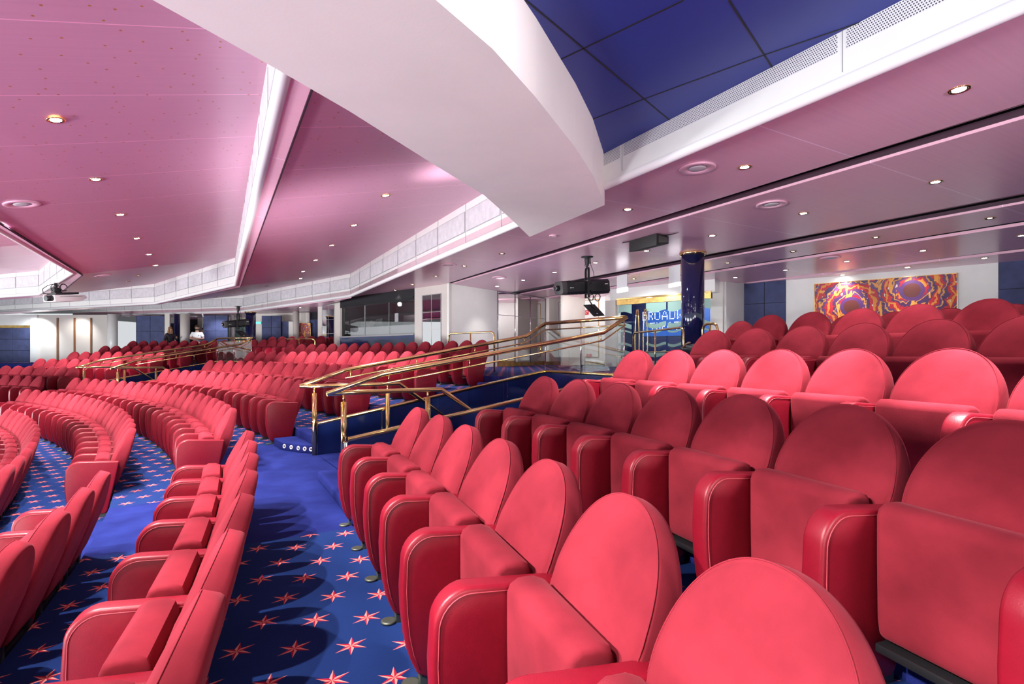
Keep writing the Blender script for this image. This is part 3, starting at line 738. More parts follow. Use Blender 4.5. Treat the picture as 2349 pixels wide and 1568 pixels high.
# ------------------------------------------------------------------ walls
ZF=ZT['E']-SH                                   # rear walkway level
WN=[0]
def wallbox(name,a,b,z0,z1,m,th=.08,front=0,parent=None,kind=True,label=None):
    """vertical slab from a to b (plan), its visible face on the line a-b, thickness away from the camera"""
    a=Vector((a[0],a[1],0)); b=Vector((b[0],b[1],0)); d=(b-a).normalized(); n=Vector((-d.y,d.x,0))
    if n.dot(a+b)<0: n=-n
    a2,b2=a-n*front,b-n*front
    mb=MB().prism([up(a2,z0),up(b2,z0),up(b2,z1),up(a2,z1)],n*th)
    o=mb.build(name,m,parent,label=label)
    if parent is None and kind: o['kind']='structure'
    return o,d,n
def xl(a,b,x):                                   # point of plan line a-b in pixel column x
    k=(x-HX)/F; ax,ay=a[0],a[1]; dx,dy=b[0]-ax,b[1]-ay
    u=(ax-k*ay)/(k*dy-dx); return Vector((ax+dx*u,ay+dy*u,0))
def zat(p,y): return (HY-y)/F*p.y
# right rear wall with the painting
wa=pz(1707,651,ZS); wb=pz(2290,602,ZS)
def W(x): return xl(wa,wb,x)
wr,d_r,n_r=wallbox('wall_right',W(1803),W(2290),ZF,ZS+.02,M['white'])
def panels(parent,a,b,z0,z1,m,nx,nz,name='wall_panel',front=.02,gap=.006):
    a=Vector(a);b=Vector(b);d=(b-a)/nx; mb=MB(); u=d.normalized(); n=Vector((-u.y,u.x,0))
    if n.dot(a)<0: n=-n
    for i in range(nx):
        for j in range(nz):
            p=a+d*i+u*gap; q=a+d*(i+1)-u*gap; w0=z0+(z1-z0)*j/nz+gap; w1=z0+(z1-z0)*(j+1)/nz-gap
            mb.prism([up(p,w0)-n*front,up(q,w0)-n*front,up(q,w1)-n*front,up(p,w1)-n*front],n*(front-.002))
    return mb.build(name,m,parent,bevel=.004,seg=1)
w2,_,_=wallbox('wall_right',W(1707),W(1803),ZF,ZS+.02,M['dark']); panels(w2,W(1707),W(1803),ZF,ZS+.02,M['bluepanel'],2,4)
w3,_,_=wallbox('wall_right',W(2290),W(2800),ZF,ZS+.02,M['dark']); panels(w3,W(2290),W(2800),ZF,ZS+.02,M['bluepanel'],4,4)
# painting, hung on the white panel
pa,pb=W(1870),W(2195); zt_=zat(pa,652); pc=(pa+pb)/2; PWd=(pb-pa).length; PH=1.06
ang_=math.atan2((pb-pa).y,(pb-pa).x)
M['paint1']=painting_mat('abstract_painting',PWd,PH,((-.62,-.12),(.62,.20)))
M['paint2']=painting_mat('abstract_painting_far',1,1,((.15,.05),),1)
def painting(c,wd,ht,ang,m,label,frame=M['brassd']):
    t=thing('painting',c,label,'painting',rz=ang)
    MB().box((0,-.03,0),(wd,.03,ht)).build('canvas',m,t)
    f=MB()
    for sx in (-1,1): f.box((sx*(wd/2+.006),-.028,0),(.012,.045,ht+.024))
    for sz in (-1,1): f.box((0,-.028,sz*(ht/2+.006)),(wd+.024,.045,.012))
    f.build('frame',frame,t,bevel=.002); return t
painting((pc.x,pc.y,zt_-PH/2),PWd,PH,ang_,M['paint1'],'wide orange, red and purple swirling abstract painting in a thin gold frame')
# short return walls left of the blue panels
r0,r1=pz(1631,646,ZS),pz(1658,645.5,ZS); r2=pz(1666,645.5,ZS)
wallbox('wall_back',r0,r1,ZF,ZS+.02,M['white']); wallbox('wall_back',r2,wa,ZF,ZS+.02,M['white']); 
wallbox('wall_back',Vector((r1.x,r1.y+.12,0)),Vector((r2.x,r2.y+.12,0)),ZF,ZS+.02,M['cream'])
# entrance: glazed doors in a white surround
ea,eb=pY(1417.7,687.5,16.2),pY(1561,676,14.75)
def Eo(x): return xl(ea,eb,x)
zh=zat(Eo(1480),682)                             # top of the brass header
wallbox('wall_back',Eo(1400),Eo(1640),zh,ZS+.02,M['white'],th=.3)
wallbox('wall_back',Eo(1388),Eo(1412),ZF,zh,M['cream'],th=.1)
dr=tag(wallbox('door_1',Eo(1416),Eo(1632),zh-.17,zh-.02,M['brassd'],th=.10,front=.03)[0],kind='structure')
dr['label']='glazed entrance doors with wave bands and brass header'
MB().prism([up(Eo(1416),zh-.015)-n_r*.06,up(Eo(1632),zh-.015)-n_r*.06,up(Eo(1632),zh+.03)-n_r*.06,up(Eo(1416),zh+.03)-n_r*.06],n_r*.1).build('header_rail',M['brass'],dr)
wx=[1418,1438,1466,1516,1526,1547,1590,1632]
leafs=[(1419,1449),(1452,1472),(1476,1528),(1532,1572),(1576,1631)]
for a,b in leafs:
    A,B=Eo(a),Eo(b); MB().prism([up(A,ZF+.02),up(B,ZF+.02),up(B,zh-.17),up(A,zh-.17)],n_r*.012).build('glass_leaf',M['glass'],dr)
# frosted waves on the glass
def waves(A,B,z0,z1,par,nm=n_r,ph=0):
    mb=MB(); d=B-A; L=d.length; N=max(8,int(L/.05))
    bands=[(0,.115),(.17,.245),(.33,.37),(.547,.574),(.617,.687),(.868,1.0)]
    hh=z1-z0; am=.020*hh
    for (b0,b1) in bands:
        top=[];bot=[]
        for i in range(N+1):
            s=L*i/N; w_=am*math.sin(s*2*math.pi/.72+ph)
            zt__=z0+hh*b1+(w_ if b1<1 else 0); zb__=z0+hh*b0+(w_ if b0>0 else 0)
            p=A+d*(i/N)-nm*.004; top.append(up(p,zt__)); bot.append(up(p,zb__))
        for i in range(N): mb.prism([bot[i],bot[i+1],top[i+1],top[i]],nm*.002)
    return mb.build('frosted_waves',M['frost'],par,fix=False)
for i,(a,b) in enumerate(leafs):
    if i in (1,): continue
    waves(Eo(a+ (0 if i!=2 else 6)),Eo(b),ZF+.03,zh-.18,dr,ph=i*1.1)
# tall paired brass pulls
def pull(x,par):
    A=Eo(x); c=up(A,0)-n_r*.07; d=(eb-ea).normalized(); d.z=0
    for s in (-1,1):
        pts=[up(c+d*(.02*s),1.30),up(c+d*.05*s,1.0),up(c+d*.075*s,.5),up(c+d*.07*s,0),up(c+d*.05*s,ZF+.25)]
        MB().tube(pts,.018,10).build('pull_handle',M['brass'],par)
for x in (1464,1483): pull(x,dr)
# lobby behind the glass: dark wall with the lit sign
la=Eo(1400)+n_r*2.6; lb=Eo(1650)+n_r*2.6
lw,_,_=wallbox('wall_lobby',ext(la,lb,-.6),ext(la,lb,1.8),ZF-.2,ZS+.3,M['navywall'])
wallbox('wall_lobby_side',ext(la,lb,-.6),ext(la,lb,-.6)-n_r*2.4,ZF-.2,ZS+.3,M['cream'])
MB().poly([up(ext(la,lb,-.6),ZF),up(ext(la,lb,1.8),ZF),up(ext(la,lb,1.8)-n_r*2.6,ZF),up(ext(la,lb,-.6)-n_r*2.6,ZF)]).build('floor',M['grey'],kind='structure')
FONT={'B':["1110","1001","1110","1001","1001","1001","1110"],'R':["1110","1001","1001","1110","1010","1001","1001"],'O':["01110","10001","10001","10001","10001","10001","01110"],
'A':["00100","01010","01010","10001","11111","10001","10001"],'D':["11110","10001","10001","10001","10001","10001","11110"],'W':["10001","10001","10001","10101","10101","11011","10001"],
'Y':["10001","10001","01010","00100","00100","00100","00100"],'T':["11111","00100","00100","00100","00100","00100","00100"],'H':["1001","1001","1001","1111","1001","1001","1001"],
'E':["1111","1000","1000","1110","1000","1000","1111"]}
sgA=xl(la,lb,1493)-n_r*.06; sgB=xl(la,lb,1590)-n_r*.06; dS=(sgB-sgA); LS=dS.length; uS=dS/LS
sg=thing('theatre_sign',up((sgA+sgB)/2,.5),'blue lobby sign spelling BROADWAY THEATRE in lit dots','sign')
def inv(o,t): o.matrix_parent_inverse=Matrix.LocRotScale(t.location,t.rotation_euler,None).inverted(); return o
zS1=zat(sgA,712); zS0=zat(sgA,771)
inv(MB().prism([up(sgA-uS*.3,zS0),up(sgB+uS*.6,zS0),up(sgB+uS*.6,zS1),up(sgA-uS*.3,zS1)],n_r*.04).build('sign_board',M['bluesign'],sg),sg)
db=MB()
def dots(word,A,u,wd,zt,ht,nm):
    cols=sum(len(FONT[c][0])+1.2 for c in word)-1.2; pw=wd/cols; x=0
    for c in word:
        g_=FONT[c]
        for r,row in enumerate(g_):
            for k,ch in enumerate(row):
                if ch=='1':
                    p=A+u*(x+k+.5)*pw; z_=zt-ht*(r/6.0); db.box(up(p,z_)-nm*.012,(pw*.42,.01,pw*.42),rz=math.atan2(u.y,u.x))
        x+=len(g_[0])+1.2
dots('BROADWAY',sgA-uS*.30,uS,LS*1.35,zat(sgA,716),zat(sgA,716)-zat(sgA,733),n_r)
dots('THEATRE',sgA+uS*.0,uS,LS*.98,zat(sgA,741),zat(sgA,741)-zat(sgA,757),n_r)
inv(db.build('bulb_letters',M['dots'],sg),sg)
# white wall and mirrored wall beside the control booth
ba=pz(1030,650,ZS); b1_=pz(1140,667,ZS); b2_=pz(1251,683.6,ZS); b3_=pY(1310,689,19.6)
wallbox('wall_centre',ba,b1_,ZF,ZS+.02,M['white'])
mw,dm,nm_=wallbox('wall_centre',b1_,b2_,ZF,ZS+.02,M['grey'])
def xm(x): return xl(b1_,b2_,x)
mr=tag(thing('mirror_wall',up(xm(1190),0),'wall of tall mirror panels in chrome strips left of the entrance doors','mirror'))
for a,b in ((1141,1180),(1180,1215),(1215,1251)):
    A,B=xm(a+1),xm(b-1); inv(MB().prism([up(A,ZF+.14)-nm_*.03,up(B,ZF+.14)-nm_*.03,up(B,ZS-.03)-nm_*.03,up(A,ZS-.03)-nm_*.03],nm_*.02).build('mirror_panel',M['mirror'],mr),mr)
cs=MB()
for x in (1140.5,1180,1215,1250): cs.tube([up(xm(x),ZF+.1)-nm_*.035,up(xm(x),ZS-.02)-nm_*.035],.014,8)
cs.tube([up(xm(1140.5),ZS-.02)-nm_*.035,up(xm(1250),ZS-.02)-nm_*.035],.016,8); cs.tube([up(xm(1140.5),zat(xm(1190),726))-nm_*.035,up(xm(1250),zat(xm(1190),726))-nm_*.035],.008,8)
inv(cs.build('chrome_strip',M['chrome'],mr),mr)
wallbox('wall_centre',b2_,b3_,ZF,ZS+.02,M['cream'])
c_a,c_b=pY(1310,680,19.6),pY(1388,680,18.4)
wallbox('wall_back',c_a,c_b,ZF,ZS+.02,M['white']); wallbox('wall_back',c_b,Eo(1418),ZF,ZS+.02,M['white'])
# gilt skirting
sk=[(b1_,b2_),(b2_,b3_),(c_a,c_b),(c_b,Eo(1418))]
for i,(a,b) in enumerate(sk):
    wallbox('baseboard_back',a,b,ZF,ZF+.13,M['brassd'],th=.02,front=.035)
def door_panel(name,a,b,x0,x1,y0,y1,m,trim,idx,extra=None):
    A,B=xl(a,b,x0),xl(a,b,x1); z1=zat(A,y0); z0=zat(A,y1); d=(B-A).normalized(); n=Vector((-d.y,d.x,0)); 
    if n.dot(A)<0:n=-n
    o=MB().prism([up(A,z0)-n*.02,up(B,z0)-n*.02,up(B,z1)-n*.02,up(A,z1)-n*.02],n*.018).build(name,m,kind='structure')
    f=MB().tube([up(A,z0)-n*.02,up(B,z0)-n*.02,up(B,z1)-n*.02,up(A,z1)-n*.02],.014,6,closed=True).build('door_trim',trim,o)
    return o,A,B,d,n,z0,z1
d2=door_panel('door_2',b2_,b3_,1281,1308,694,817,M['white'],M['chrome'],2)
d3=door_panel('door_3',c_a,c_b,1333,1374,690,818,M['white'],M['brass'],3)
def plate(name,a,b,x0,x1,y0,y1,m,label,cat,front=.045,group=None):
    A,B=xl(a,b,x0),xl(a,b,x1); z1=zat(A,y0); z0=zat(A,y1); d=(B-A).normalized(); n=Vector((-d.y,d.x,0))
    if n.dot(A)<0:n=-n
    o=MB().prism([up(A,z0)-n*front,up(B,z0)-n*front,up(B,z1)-n*front,up(A,z1)-n*front],n*.006).build(name,m,label=label,cat=cat,group=group); return o,A,B,d,n,z0,z1
po=plate('notice_poster',b2_,b3_,1288.5,1301,701,733,M['paper'],'pale notice sheet fixed to the narrow white service door','poster')
ln=MB()
o,A,B,d,n,z0,z1=po
for k in range(9):
    w=(.25,.4,.8,.9,.85,.8,.6,.9,.95)[k]; z_=z1-(z1-z0)*(.06+.1*k); c=(A+B)/2; L=(B-A).length*w/2
    h=.012 if k<8 else .05
    ln.prism([up(c-d*L,z_-h)-n*.048,up(c+d*L,z_-h)-n*.048,up(c+d*L,z_)-n*.048,up(c-d*L,z_)-n*.048],n*.002)
ln.build('printed_lines',M['bluepanel'],o)
def redsign(a,b,x0,x1,y0,y1,label,name='safety_sign'):
    o,A,B,d,n,z0,z1=plate(name,a,b,x0,x1,y0,y1,M['redsign'],label,'sign',group='red safety signs by the entrance')
    c=(A+B)/2; zc=(z0+z1)/2; r=min((B-A).length,z1-z0)*.28
    MB().tube([up(c+d*(r*math.cos(t))-n*.048,zc+r*math.sin(t)) for t in [k*.5 for k in range(10)]],r*.16,6).build('white_symbol',M['whitem'],o)
redsign(b2_,b3_,1301.5,1306,713,724,'small red and white fire sign beside the notice sheet')
redsign(c_a,c_b,1344,1352,711.5,722,'red fire sign half hidden behind the spotlight colour frame')
redsign(b2_,b3_,1292,1303,811.5,818,'low red sign at the foot of the narrow service door')
redsign(c_a,c_b,1347,1359,811.5,818,'low red sign at the foot of the gold trimmed door')
# lit exit boxes hanging in front of the doors
for x0,x1,y0,y1,lab in ((1415,1438.5,662,671.6,'glowing white exit box on the left, above the entrance'),(1534,1560,651,659.5,'glowing white exit box beside the dark blue column')):
    Y_=13.2 if x0<1500 else 11.8; a=pY(x0,y0,Y_+.3); b=pY(x1,y1,Y_-.1); t=thing('exit_sign',up((a+b)/2,a.z),lab,'lit sign','lit boxes above the entrance')
    A=up(a,a.z); B=Vector((b.x,b.y,a.z)); h=(y1-y0)/F*Y_
    inv(MB().prism([A,B,B+Vector((0,0,-h)),A+Vector((0,0,-h))],n_r*.05).build('lit_face',M['signlight'],t),t)
    inv(MB().prism([A+Vector((0,0,.0)),B,B+Vector((0,0,ZS-a.z)),A+Vector((0,0,ZS-a.z))],n_r*.02).build('housing',M['whitem'],t),t)
for q,e in ((.25,26),(.75,26)):
    l=bpy.data.lights.new('lobby_light','POINT'); l.energy=e; l.shadow_soft_size=.1; l.color=(.9,1,1); o=bpy.data.objects.new('lobby_light',l); COL.objects.link(o); o.location=up(la.lerp(lb,q)-n_r*1.6,1.6)
spot('door_fill',up(Eo(1500)-n_r*1.3,1.93),up(Eo(1500),0.2),60,110,.7,.05,(.9,1,.98))  # these spots are added to brighten the doors and entrance walls
spot('door_fill',up(Vector((2.2,16.5,0)),1.93),(2.6,19,.2),90,110,.7,.05,(1,1,1))
spot('door_fill',(-.2,13.6,1.93),(-1.0,16.0,.3),40,110,.7,.05,(1,1,1))
# ------------------------------------------------------------------ control booth
bb=pz(735,691,ZS)
def Bo(x): return xl(ba,bb,x)
db_=(bb-ba); db_.z=0; db_.normalize(); nb=Vector((-db_.y,db_.x,0)); nb=nb if nb.dot(ba)>0 else -nb
wallbox('wall_booth',Bo(951),ba,ZF,ZS+.02,M['cream'],th=.1); wallbox('wall_booth',Bo(729),Bo(780),ZF,ZS+.02,M['cream'],th=.1)
wallbox('wall_booth',Bo(780),Bo(951),zat(Bo(780),706),ZS+.02,M['dark'],th=.1)
lowz=zat(Bo(860),771.5)
bw,_,_=wallbox('wall_booth',Bo(780),Bo(951),ZF,lowz,M['navywall'],th=.1)
wallbox('ledge',Bo(780),Bo(951),lowz,lowz+.05,M['grey'],th=.16,front=.05,parent=bw)
for (x0,x1,y0,y1,lab) in ((739.5,767,702,795,'left'),(969,1012,675,795,'right')):
    A,B=Bo(x0),Bo(x1); z1=zat(A,y0 if lab=='left' else 678); z0=ZF+.1
    t=thing('mirror_inset',up((A+B)/2,0),'tall narrow mirror set into the cream pillar at the %s of the control booth'%lab,'mirror')
    for k in range(2):
        for j in range(4):
            P,Q=A.lerp(B,k/2+.01),A.lerp(B,(k+1)/2-.01); w0,w1=z0+(z1-z0)*j/4+.004,z0+(z1-z0)*(j+1)/4-.004
            inv(MB().prism([up(P,w0)-nb*.008,up(Q,w0)-nb*.008,up(Q,w1)-nb*.008,up(P,w1)-nb*.008],nb*.004).build('mirror_panel',M['mirror'],t),t)
    inv(MB().tube([up(A,z0)-nb*.01,up(B,z0)-nb*.01,up(B,z1)-nb*.01,up(A,z1)-nb*.01],.012,6,closed=True).build('trim',M['grey'],t),t)
# window, sliding panes and room behind
z0w,z1w=lowz+.05,zat(Bo(788),702)
wn=MB(); A,B=Bo(783),Bo(949); 
for P in (Bo(786),): wn.prism([up(P,z0w)-nb*.02,up(P-db_*.10,z0w)-nb*.02,up(P-db_*.10,z1w)-nb*.02,up(P,z1w)-nb*.02],nb*.06)
wn.prism([up(A,z1w)-nb*.02,up(B,z1w)-nb*.02,up(B,z1w+.06)-nb*.02,up(A,z1w+.06)-nb*.02],nb*.06)
wf=wn.build('window_1',M['black'],kind='structure')
for x0,x1,o_ in ((788,836,0),(836,892,.02),(890,949,.045)):
    P,Q=Bo(x0),Bo(x1); MB().prism([up(P,z0w)+nb*o_,up(Q,z0w)+nb*o_,up(Q,z1w)+nb*o_,up(P,z1w)+nb*o_],nb*.008).build('sliding_pane',M['glass'],wf)
    MB().prism([up(P,z0w)+nb*o_-nb*.004,up(P+db_*.02,z0w)+nb*o_-nb*.004,up(P+db_*.02,z1w)+nb*o_-nb*.004,up(P,z1w)+nb*o_-nb*.004],nb*.014).build('pane_edge',M['grey'],wf)
R0,R1=Bo(775),Bo(955)
wallbox('wall_booth_inner',R0+nb*2.6,R1+nb*2.6,ZF,ZS,M['darkgrey']); wallbox('wall_booth_inner',R1+nb*.1,R1+nb*2.6,ZF,ZS,M['darkgrey'],th=.02); wallbox('wall_booth_inner',R0+nb*.1,R0+nb*2.6,ZF,ZS,M['darkgrey'],th=.02)
P,Q=Bo(784)+nb*.35,Bo(950)+nb*.35; zc=z0w+.28
ct=MB().prism([up(P,zc),up(Q,zc),up(Q+nb*.6,zc),up(P+nb*.6,zc)],(0,0,.04)); ct.prism([up(P,z0w-.1),up(Q,z0w-.1),up(Q,zc),up(P,zc)],nb*.03)
ct.build('booth_counter',M['grey'],label='long grey counter inside the dark control booth window',cat='counter')
l=bpy.data.lights.new('booth_fill','POINT'); l.energy=22; l.shadow_soft_size=.08; o=bpy.data.objects.new('booth_fill',l); COL.objects.link(o); o.location=up(Bo(865)+nb*.9,1.7)  # unseen light added inside the booth to bring up the counter
# console and rack behind the glass
q=Bo(845)+nb*.55
cs=thing('mixing_console',up(q,zc+.04),'small lighting console standing on the booth counter','console',rz=math.atan2(db_.y,db_.x))
MB().box((0,0,.05),(.55,.32,.09)).build('console_body',M['black'],cs,bevel=.01); MB().box((0,.12,.17),(.36,.03,.22)).build('screen',M['darkgrey'],cs,bevel=.006)
q=Bo(815)+nb*.55
bx=thing('equipment_box',up(q,zc+.04),'dark box on the left of the booth counter','box',rz=math.atan2(db_.y,db_.x)); MB().box((0,0,.12),(.62,.3,.24)).build('box_body',M['darkgrey'],bx,bevel=.01); MB().box((0,-.155,.12),(.3,.012,.05)).build('front_label',M['grey'],bx)
q=Bo(873)+nb*1.5
rk=thing('equipment_rack',up(q,ZF),'tall black equipment rack with a pale label strip in the booth','rack',rz=math.atan2(db_.y,db_.x)); MB().box((0,0,.9),(.9,.5,1.8)).build('cabinet',M['blackm'],rk,bevel=.01); MB().box((0,-.255,1.42),(.62,.01,.09)).build('label_strip',M['grey'],rk)
q=Bo(906)+nb*.02
nt=MB().prism([up(Bo(902),zat(Bo(902),738))+nb*.06,up(Bo(910),zat(Bo(902),738))+nb*.06,up(Bo(910),zat(Bo(902),718))+nb*.06,up(Bo(902),zat(Bo(902),718))+nb*.06],nb*.003).build('paper_note',M['covepanel'],label='small grey paper note stuck on the right booth pane',cat='note')
# ------------------------------------------------------------------ rear walls of the back section and the far left
ZL=1.79; Yw=24.0
def bk(x,Y=Yw): return pY(x,HY,Y)
wallbox('wall_rear',bk(700,23.4),bk(745,22.6),ZF,ZL,M['dark'],th=.05)
b_,_,_=wallbox('wall_rear',bk(712.5,23.2),bk(733,22.8),ZF,ZL,M['dark']); panels(b_,bk(712.5,23.1),bk(733,22.7),ZF,ZL-.33,M['bluepanel'],1,3)
wallbox('wall_rear',bk(586,24),bk(713,23.2),ZF,ZL,M['cream'],th=.1)
def bpan(x0,x1,y0,Y,nx,nz,nm='wall_rear'):
    a,b=bk(x0,Y),bk(x1,Y); z1=zat(a,y0); o,_,_=wallbox(nm,a,b,ZF,z1,M['dark'],th=.06); panels(o,a,b,ZF,z1,M['bluepanel'],nx,nz); return o
bpan(600.5,645,724,23.0,2,4)
for x0,x1,m in ((646,662,'bluepanel'),(662,672,'cream')): wallbox('wall_rear',bk(x0,23.05),bk(x1,23.05),ZF,zat(bk(x0,23.05),737),M[m],th=.05)
p=bk(679.5,22.7); MB().lathe([(.13,ZF),(.13,ZL)],Vector((p.x,p.y,0)),24).build('column',M['cream'],label='slim round cream column left of the far orange painting',cat='column')
pc=bk(699.5,22.9); painting((pc.x,pc.y,zat(pc,757)),.52,.62,0,M['paint2'],'small orange and brown ringed painting left of the control booth')
bpan(313,377.5,724,24.0,2,3); bpan(467,523,723,24.0,2,3)
wallbox('wall_rear',bk(377.5),bk(389),ZF,ZL,M['cream']); wallbox('wall_rear',bk(300,26.5),bk(600,26.5),ZF,ZL,M['cream'],th=.1)
mm=wallbox('wall_mirror',bk(270.5,24),bk(312,24),ZF,zat(bk(270,24),724.5),M['mirror'],kind=False)[0]; tag(mm,'broad mirror panel left of the far blue panels beside the round white column','mirror')
mm=wallbox('wall_mirror',bk(434,25.3),bk(466,25.3),ZF,ZL,M['mirror'],kind=False)[0]; tag(mm,'mirror panel behind the standing man in the white shirt','mirror')
for x,r_,m,lab,Y in ((407,.14,'navy','narrow navy column beside the woman with long hair',24.0),(424.5,.20,'cream','round cream column between the two standing people',23.8),(533,.10,'whitem','slim white post behind the far followspot',24.5)):
    p=bk(x,Y); MB().lathe([(r_,ZF),(r_,ZL-.02)],Vector((p.x,p.y,0)),28).build('column',M[m],label=lab,cat='column')
db2=wallbox('door_4',bk(388.5,25.4),bk(402,25.4),ZF,zat(bk(388,25.4),741),M['navywall'])[0]
db3=wallbox('door_5',bk(524,25.4),bk(562,25.4),ZF,zat(bk(388,25.4),735),M['frost'])[0]
tag(wallbox('notice_poster',bk(529,25.37),bk(540.5,25.37),zat(bk(529,24.9),764),zat(bk(529,24.9),750),M['paper'],th=.01,kind=False)[0],'pale notice sheet behind the far followspot','poster')
e_=thing('exit_sign',bk(592,23.6)+Vector((0,0,zat(bk(592,23.6),740))),'small green lit exit sign right of the far navy column','lit sign'); MB().box((0,0,0),(.24,.04,.08)).build('lit_face',M['greenled'],e_); MB().box((0,.03,.0),(.27,.03,.11)).build('housing',M['grey'],e_)
# far left end: blue panels, white surround, cream panels with brown strips
Yf=24.6
def fk(x,Y=Yf): return pY(x,HY,Y)
bpan(-60,73,751.5,Yf,3,3,'wall_left')
wallbox('wall_left',fk(-60),fk(76),zat(fk(0),751.5),zat(fk(0),746),M['brassd'],th=.05,front=.01); wallbox('wall_left',fk(-60),fk(76),zat(fk(0),746),ZL,M['white'],th=.1,front=.04)
wallbox('wall_left',fk(73.5),fk(89),ZF-.3,ZL,M['white'],th=.2,front=.1)
wallbox('wall_left',fk(89),fk(250),ZF-.3,ZL,M['cream'],th=.1)
for k,x in enumerate((133,172,210)):
    wallbox('trim_%d'%(k+1),fk(x-1.8),fk(x+1.8),ZF-.3,zat(fk(x),729),M['wood'],th=.03,front=.04)
p=fk(260,24.3); MB().lathe([(.23,ZF-.3),(.23,ZL)],Vector((p.x,p.y,0)),28).build('column',M['white'],label='round glossy white column at the end of the cream panelled wall',cat='column')
# light fitting over the cream wall
spot('wall_washer',fk(172,23.9)+Vector((0,0,1.72)),fk(172,24.6)+Vector((0,0,.1)),60,120,.8,.05,(1,1,.95))
spot('wall_washer',fk(78,23.9)+Vector((0,0,1.6)),fk(78,24.6)+Vector((0,0,.1)),120,130,.8,.05,(.85,.97,1))
spot('wall_washer',bk(496,23.2)+Vector((0,0,1.75)),bk(496,24.0)+Vector((0,0,.4)),70,90,.8,.03,(.9,.95,1))
q=W(1935)-n_r*.45; spot('picture_light',up(q,ZS-.04),up(W(1940),zt_-.5),42,80,.7,.03,(1,.98,.95))
q=W(2085)-n_r*.45; spot('picture_light',up(q,ZS-.04),up(W(2090),zt_-.5),14,80,.7,.03,(1,.98,.95))
# cove end wall over the far left
fwa,fwb=pY(60,716,25.2),pY(245,716,25.2)
